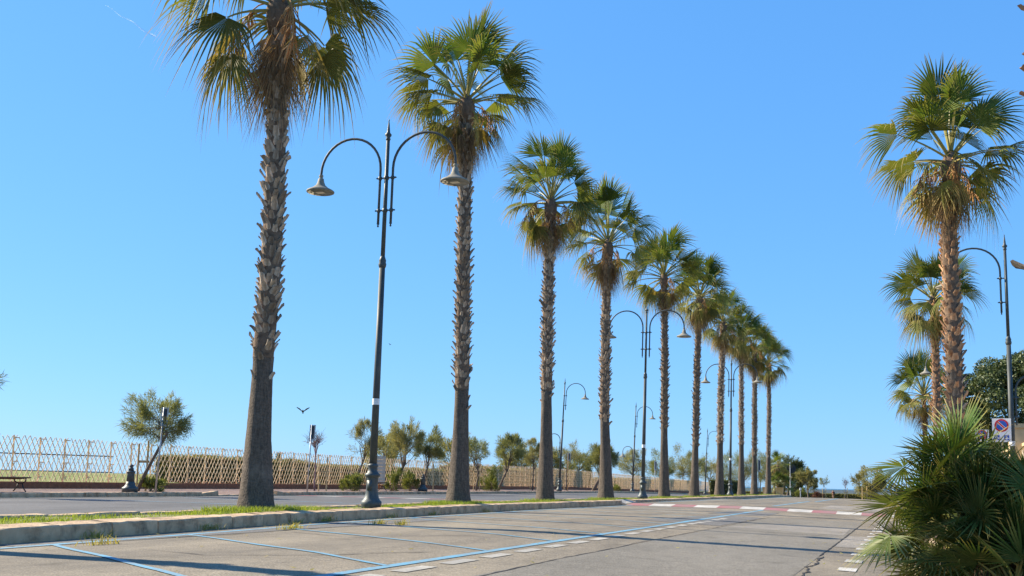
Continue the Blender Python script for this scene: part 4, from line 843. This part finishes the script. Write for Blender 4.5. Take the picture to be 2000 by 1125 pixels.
def fanbush(label, base, heads, seed, scale=1.0, nl=25, cat='palm bush', dry=4):
    q = random.Random(seed); root = thing('fan_palm_bush', base, label, cat)
    for hx, hy, hz in heads:
        b = MB(); b.tube([(hx*.6, hy*.6, -.1), (hx*.85, hy*.85, hz*.5), (hx, hy, hz)], [.085*scale, .09*scale, .06*scale], 9); b.build('stem', MT['bark_up'], root, True); az = q.uniform(0, 6)
        for i in range(nl):
            az += 2.39996; k = int(6*((i+.5)/nl)**1.05); link('fan_leaf', FAN[min(k, 5)][q.randrange(3)], root, (hx, hy, hz-.08*i/nl), (q.uniform(-.3, .3), q.uniform(-.2, .2), az), scale*q.uniform(.82, 1.12))
        for i in range(dry): az += 2.4; link('dry_fan_leaf', FAND[q.randrange(2)], root, (hx, hy, hz-.12), (q.uniform(-.2, .2), 0, az), scale*q.uniform(.8, 1))
    return root
fanbush('low fan palm growing between the ochre planters', (-11.4, 102.0, T(101)+.1), [(0, 0, 1.5), (-.5, .2, 1.1), (.5, .2, 1.2)], 71, 1.25, 18, 'palm bush')
rsn = thing('road_sign', (-10.75, 105.5, T(105)), 'dark round road sign seen from behind beside the small palm', 'road sign'); b = MB(); b.tube([(0, 0, -.1), (0, 0, 3.35)], .04, 8); b.build('pole', MT['sticker'], rsn); b = MB(); b.tube([(.1, .08, 2.75), (.1, .11, 2.75)], .45, 26); b.build('disc', MT['dkpanel'], rsn)
pl = thing('marker_post', (-10.4, 112, T(112)), 'short pale marker post right of the round sign at the road end', 'post'); b = MB(); b.tube([(0, 0, -.1), (0, 0, .75)], .05, 8); b.build('shaft', MT['galv'], pl); b = MB(); b.lathe([(.1, .72), (.12, .76), (.1, .95), (.03, 1.0)], 12); b.build('cap', MT['galv'], pl)
# person walking at the far end
pr = thing('person', (-15.1, 235, T(235)), 'person in a rust-coloured top with a dark bag, walking at the road end', 'person')
def skinfig(name, verts, edges, M, parent, root=0):
    me = bpy.data.meshes.new(name); me.from_pydata([v[:3] for v in verts], edges, []); me.materials.append(M); o = link(name, me, parent)
    md = o.modifiers.new('skin', 'SKIN')
    for i, v in enumerate(verts): me.skin_vertices[0].data[i].radius = (v[3], v[4] if len(v) > 4 else v[3]); me.skin_vertices[0].data[i].use_root = (i == root)
    md.use_smooth_shade = True; s = o.modifiers.new('sub', 'SUBSURF'); s.levels = 1; s.render_levels = 2; return o
skinfig('body', [(0, 0, .92, .15, .11), (0, 0, 1.15, .13, .10), (0, 0, 1.38, .17, .11), (0, 0, 1.47, .06), (0, .01, 1.56, .075), (0, .02, 1.66, .085), (0, .01, 1.73, .06),
  (.19, 0, 1.37, .06), (.25, .02, 1.12, .045), (.24, .12, .90, .035), (.24, .16, .82, .03), (-.19, 0, 1.37, .06), (-.25, -.02, 1.12, .045), (-.24, .03, .90, .035), (-.24, .06, .82, .03),
  (.09, 0, .86, .10), (.10, .10, .48, .065), (.10, .06, .08, .045), (.10, .16, .04, .04), (-.09, 0, .86, .10), (-.10, -.02, .48, .065), (-.10, -.2, .10, .045), (-.10, -.12, .04, .04)],
  [(0, 1), (1, 2), (2, 3), (3, 4), (4, 5), (5, 6), (2, 7), (7, 8), (8, 9), (9, 10), (2, 11), (11, 12), (12, 13), (13, 14), (0, 15), (15, 16), (16, 17), (17, 18), (0, 19), (19, 20), (20, 21), (21, 22)], MT['skin'], pr)
skinfig('shirt', [(0, 0, .95, .165, .13), (0, 0, 1.15, .15, .12), (0, 0, 1.38, .185, .13), (.20, 0, 1.36, .075), (.24, .01, 1.2, .065), (-.20, 0, 1.36, .075), (-.24, -.01, 1.2, .065)], [(0, 1), (1, 2), (2, 3), (3, 4), (2, 5), (5, 6)], MT['shirt'], pr)
skinfig('shorts', [(0, 0, .97, .165, .125), (.09, .01, .84, .115), (.10, .06, .60, .09), (-.09, 0, .84, .115), (-.10, -.01, .60, .09)], [(0, 1), (1, 2), (0, 3), (3, 4)], MT['shorts'], pr)
skinfig('hair', [(0, -.02, 1.62, .085), (0, 0, 1.71, .095), (0, .01, 1.76, .06)], [(0, 1), (1, 2)], MT['hair'], pr)
bp_ = thing('bag', (-14.86, 234.82, T(235)+.85), 'dark shoulder bag at the side of the walking person', 'bag'); b = MB(); b.box((0, 0, .2), (.3, .16, .5), 0, 0, None, .8); b.build('bag_body', MT['pack'], bp_); b = MB(); b.tube([(0, 0, .43), (-.1, .1, .6), (-.2, .12, .52)], .02, 6); b.build('strap', MT['pack'], bp_)

# ------------------------------------------------------------------ right-hand side: wall, signs, fan palm bush
wl = thing('boundary_wall', (3.75, 25, zp), 'cream rendered boundary wall with pilasters behind the fan palm bush', 'wall')
b = MB(); b.box((0, 20, 1.15), (.22, 50, 2.5)); b.build('wall_face', MT['render'], wl)
for k in range(24): b = MB(); b.box((-.13, -4+k*2.0, 1.1), (.1, .28, 2.38)); b.build('pilaster', MT['render'], wl)
b = MB(); b.box((0, 20, 2.46), (.36, 50.2, .1)); b.build('coping', MT['pillar'], wl)
gp = thing('gate_pillar', (3.45, 39.2, zp), 'ochre square pillar standing before the cream wall at the right edge', 'pillar'); b = MB(); b.box((0, 0, 1.5), (.5, .5, 3.1)); b.build('shaft', MT['pillar'], gp); b = MB(); b.box((0, 0, 3.1), (.62, .62, .14)); b.build('cap', MT['pillar'], gp)
def nopark(loc, label, s, rz, pole):
    r = thing('no_parking_sign', loc, label, 'road sign', 'no-parking signs', (0, 0, rz)); b = MB(); b.box((0, 0, 0), (.44*s, .015, .60*s)); p = b.build('plate', MT['signwhite'], r)
    def disc(nm, rad_, y, M, pts=28): b = MB(); b.tube([(0, y, .12*s), (0, y-.004, .12*s)], rad_*s, pts); return b.build(nm, M, p)
    disc('red_ring', .165, -.010, MT['signred']); disc('blue_disc', .125, -.016, MT['signblue'])
    b = MB(); b.box((0, -.024, .12*s), (.25*s, .003, .035*s), 0, 0, ('Y', rad(45))); b.build('red_bar', MT['signred'], p)
    b = MB(); b.box((0, -.0222, .12*s), (.25*s, .002, .055*s), 0, 0, ('Y', rad(45))); b.build('bar_edge', MT['signwhite'], p)
    for sx in (-.11, .11):
        b = MB(); b.box((sx*s, -.010, -.19*s), (.12*s, .004, .13*s)); k = b.build('symbol_panel', MT['signblue'], p)
        b = MB()
        if sx < 0:   # a parking P with a tow mark
            b.box((sx*s-.03*s, -.0145, -.19*s), (.014*s, .003, .09*s)); b.box((sx*s-.012*s, -.0145, -.152*s), (.03*s, .003, .014*s)); b.box((sx*s-.012*s, -.0145, -.185*s), (.03*s, .003, .014*s)); b.box((sx*s+.006*s, -.0145, -.168*s), (.013*s, .003, .045*s)); b.box((sx*s+.035*s, -.0145, -.2*s), (.02*s, .003, .03*s))
        else:        # wheelchair mark
            b.tube([(sx*s, -.012, -.205*s), (sx*s, -.016, -.205*s)], .032*s, 14); b.box((sx*s-.008*s, -.0145, -.165*s), (.016*s, .003, .06*s), 0, 0, ('Y', -.3)); b.box((sx*s+.03*s, -.0145, -.2*s), (.05*s, .003, .014*s), 0, 0, ('Y', .5))
        b.build('symbol', MT['signwhite'], k)
    b = MB(); b.tube([(0, .04, -pole), (0, .04, .3*s)], .028, 8); b.build('post', MT['stake'] if s > 1 else MT['galv'], r, True)
nopark((2.52, 33.0, 2.58), 'larger no-parking sign in front of the street lamp at right', 1.12, rad(-6), 2.6)
nopark((2.46, 40.5, 2.7), 'smaller farther no-parking sign half hidden by fan palm leaves', 1.0, rad(-6), 2.7)
heads = [(-.20, .1, 1.0), (.16, -.05, .70), (-.28, .0, .72), (-.27, -.05, .46), (-.06, -.3, .62), (.30, -.3, .55), (-.10, -.22, .30), (.46, .3, .62), (.02, .45, .74), (.12, -.5, .28), (-.24, .35, .5)]
fanbush('big spiky fan palm bush in the right foreground', (.55, 8.65, -.12), heads, 7, 0.84, 17, 'palm bush', 6)

# ------------------------------------------------------------------ sky: birds and contrail
def bird(loc, rz, s, label):
    r = thing('bird', loc, label, 'bird', 'birds in flight', (0, rad(-15), rz)); b = MB(); b.tube([(-.24*s, 0, -.02), (-.17*s, 0, 0), (-.05*s, 0, .01), (.08*s, 0, .02), (.15*s, 0, .04), (.2*s, 0, .035), (.25*s, 0, .02)], [.035*s, .02*s, .06*s, .055*s, .035*s, .03*s, .004*s], 8); b.build('body', MT['bird'], r, True)
    for sg in (-1, 1):
        b = MB(); th = .006*s; P1 = [(.07, .04, .03), (.10, .18, .17), (.04, .34, .27), (-.06, .40, .30), (-.08, .30, .22), (-.11, .16, .13), (-.08, .04, .02)]
        vs = [(x*s, sg*y_*s, z*s) for x, y_, z in P1]; vs += [(x, y_, z-th) for x, y_, z in vs]; k = len(P1)
        b.add(vs, [tuple(range(k)), tuple(range(2*k-1, k-1, -1))] + [(i, (i+1) % k, (i+1) % k+k, i+k) for i in range(k)]); b.build('wing', MT['bird'], r)
bird((-38.6, 62, 5.2), rad(-60), 1.15, 'dark bird with raised wings flying above the fence')
bird((-77.7, 150, 22.2), rad(-20), .7, 'tiny distant bird in the sky right of the nearest lamp pole')
ct = MB(); a_, c_ = Vector((-2820, 3000, 1762)), Vector((-2574, 3000, 1601)); N = 14; ct.tube([a_.lerp(c_, i/N) + Vector((0, 0, 3*math.sin(i))) for i in range(N+1)], [4.5*(.25+.75*i/N) for i in range(N+1)], 8)
tag(ct.build('contrail', MT['vapour']), 'thin white aircraft trail high in the sky at upper left', 'contrail')
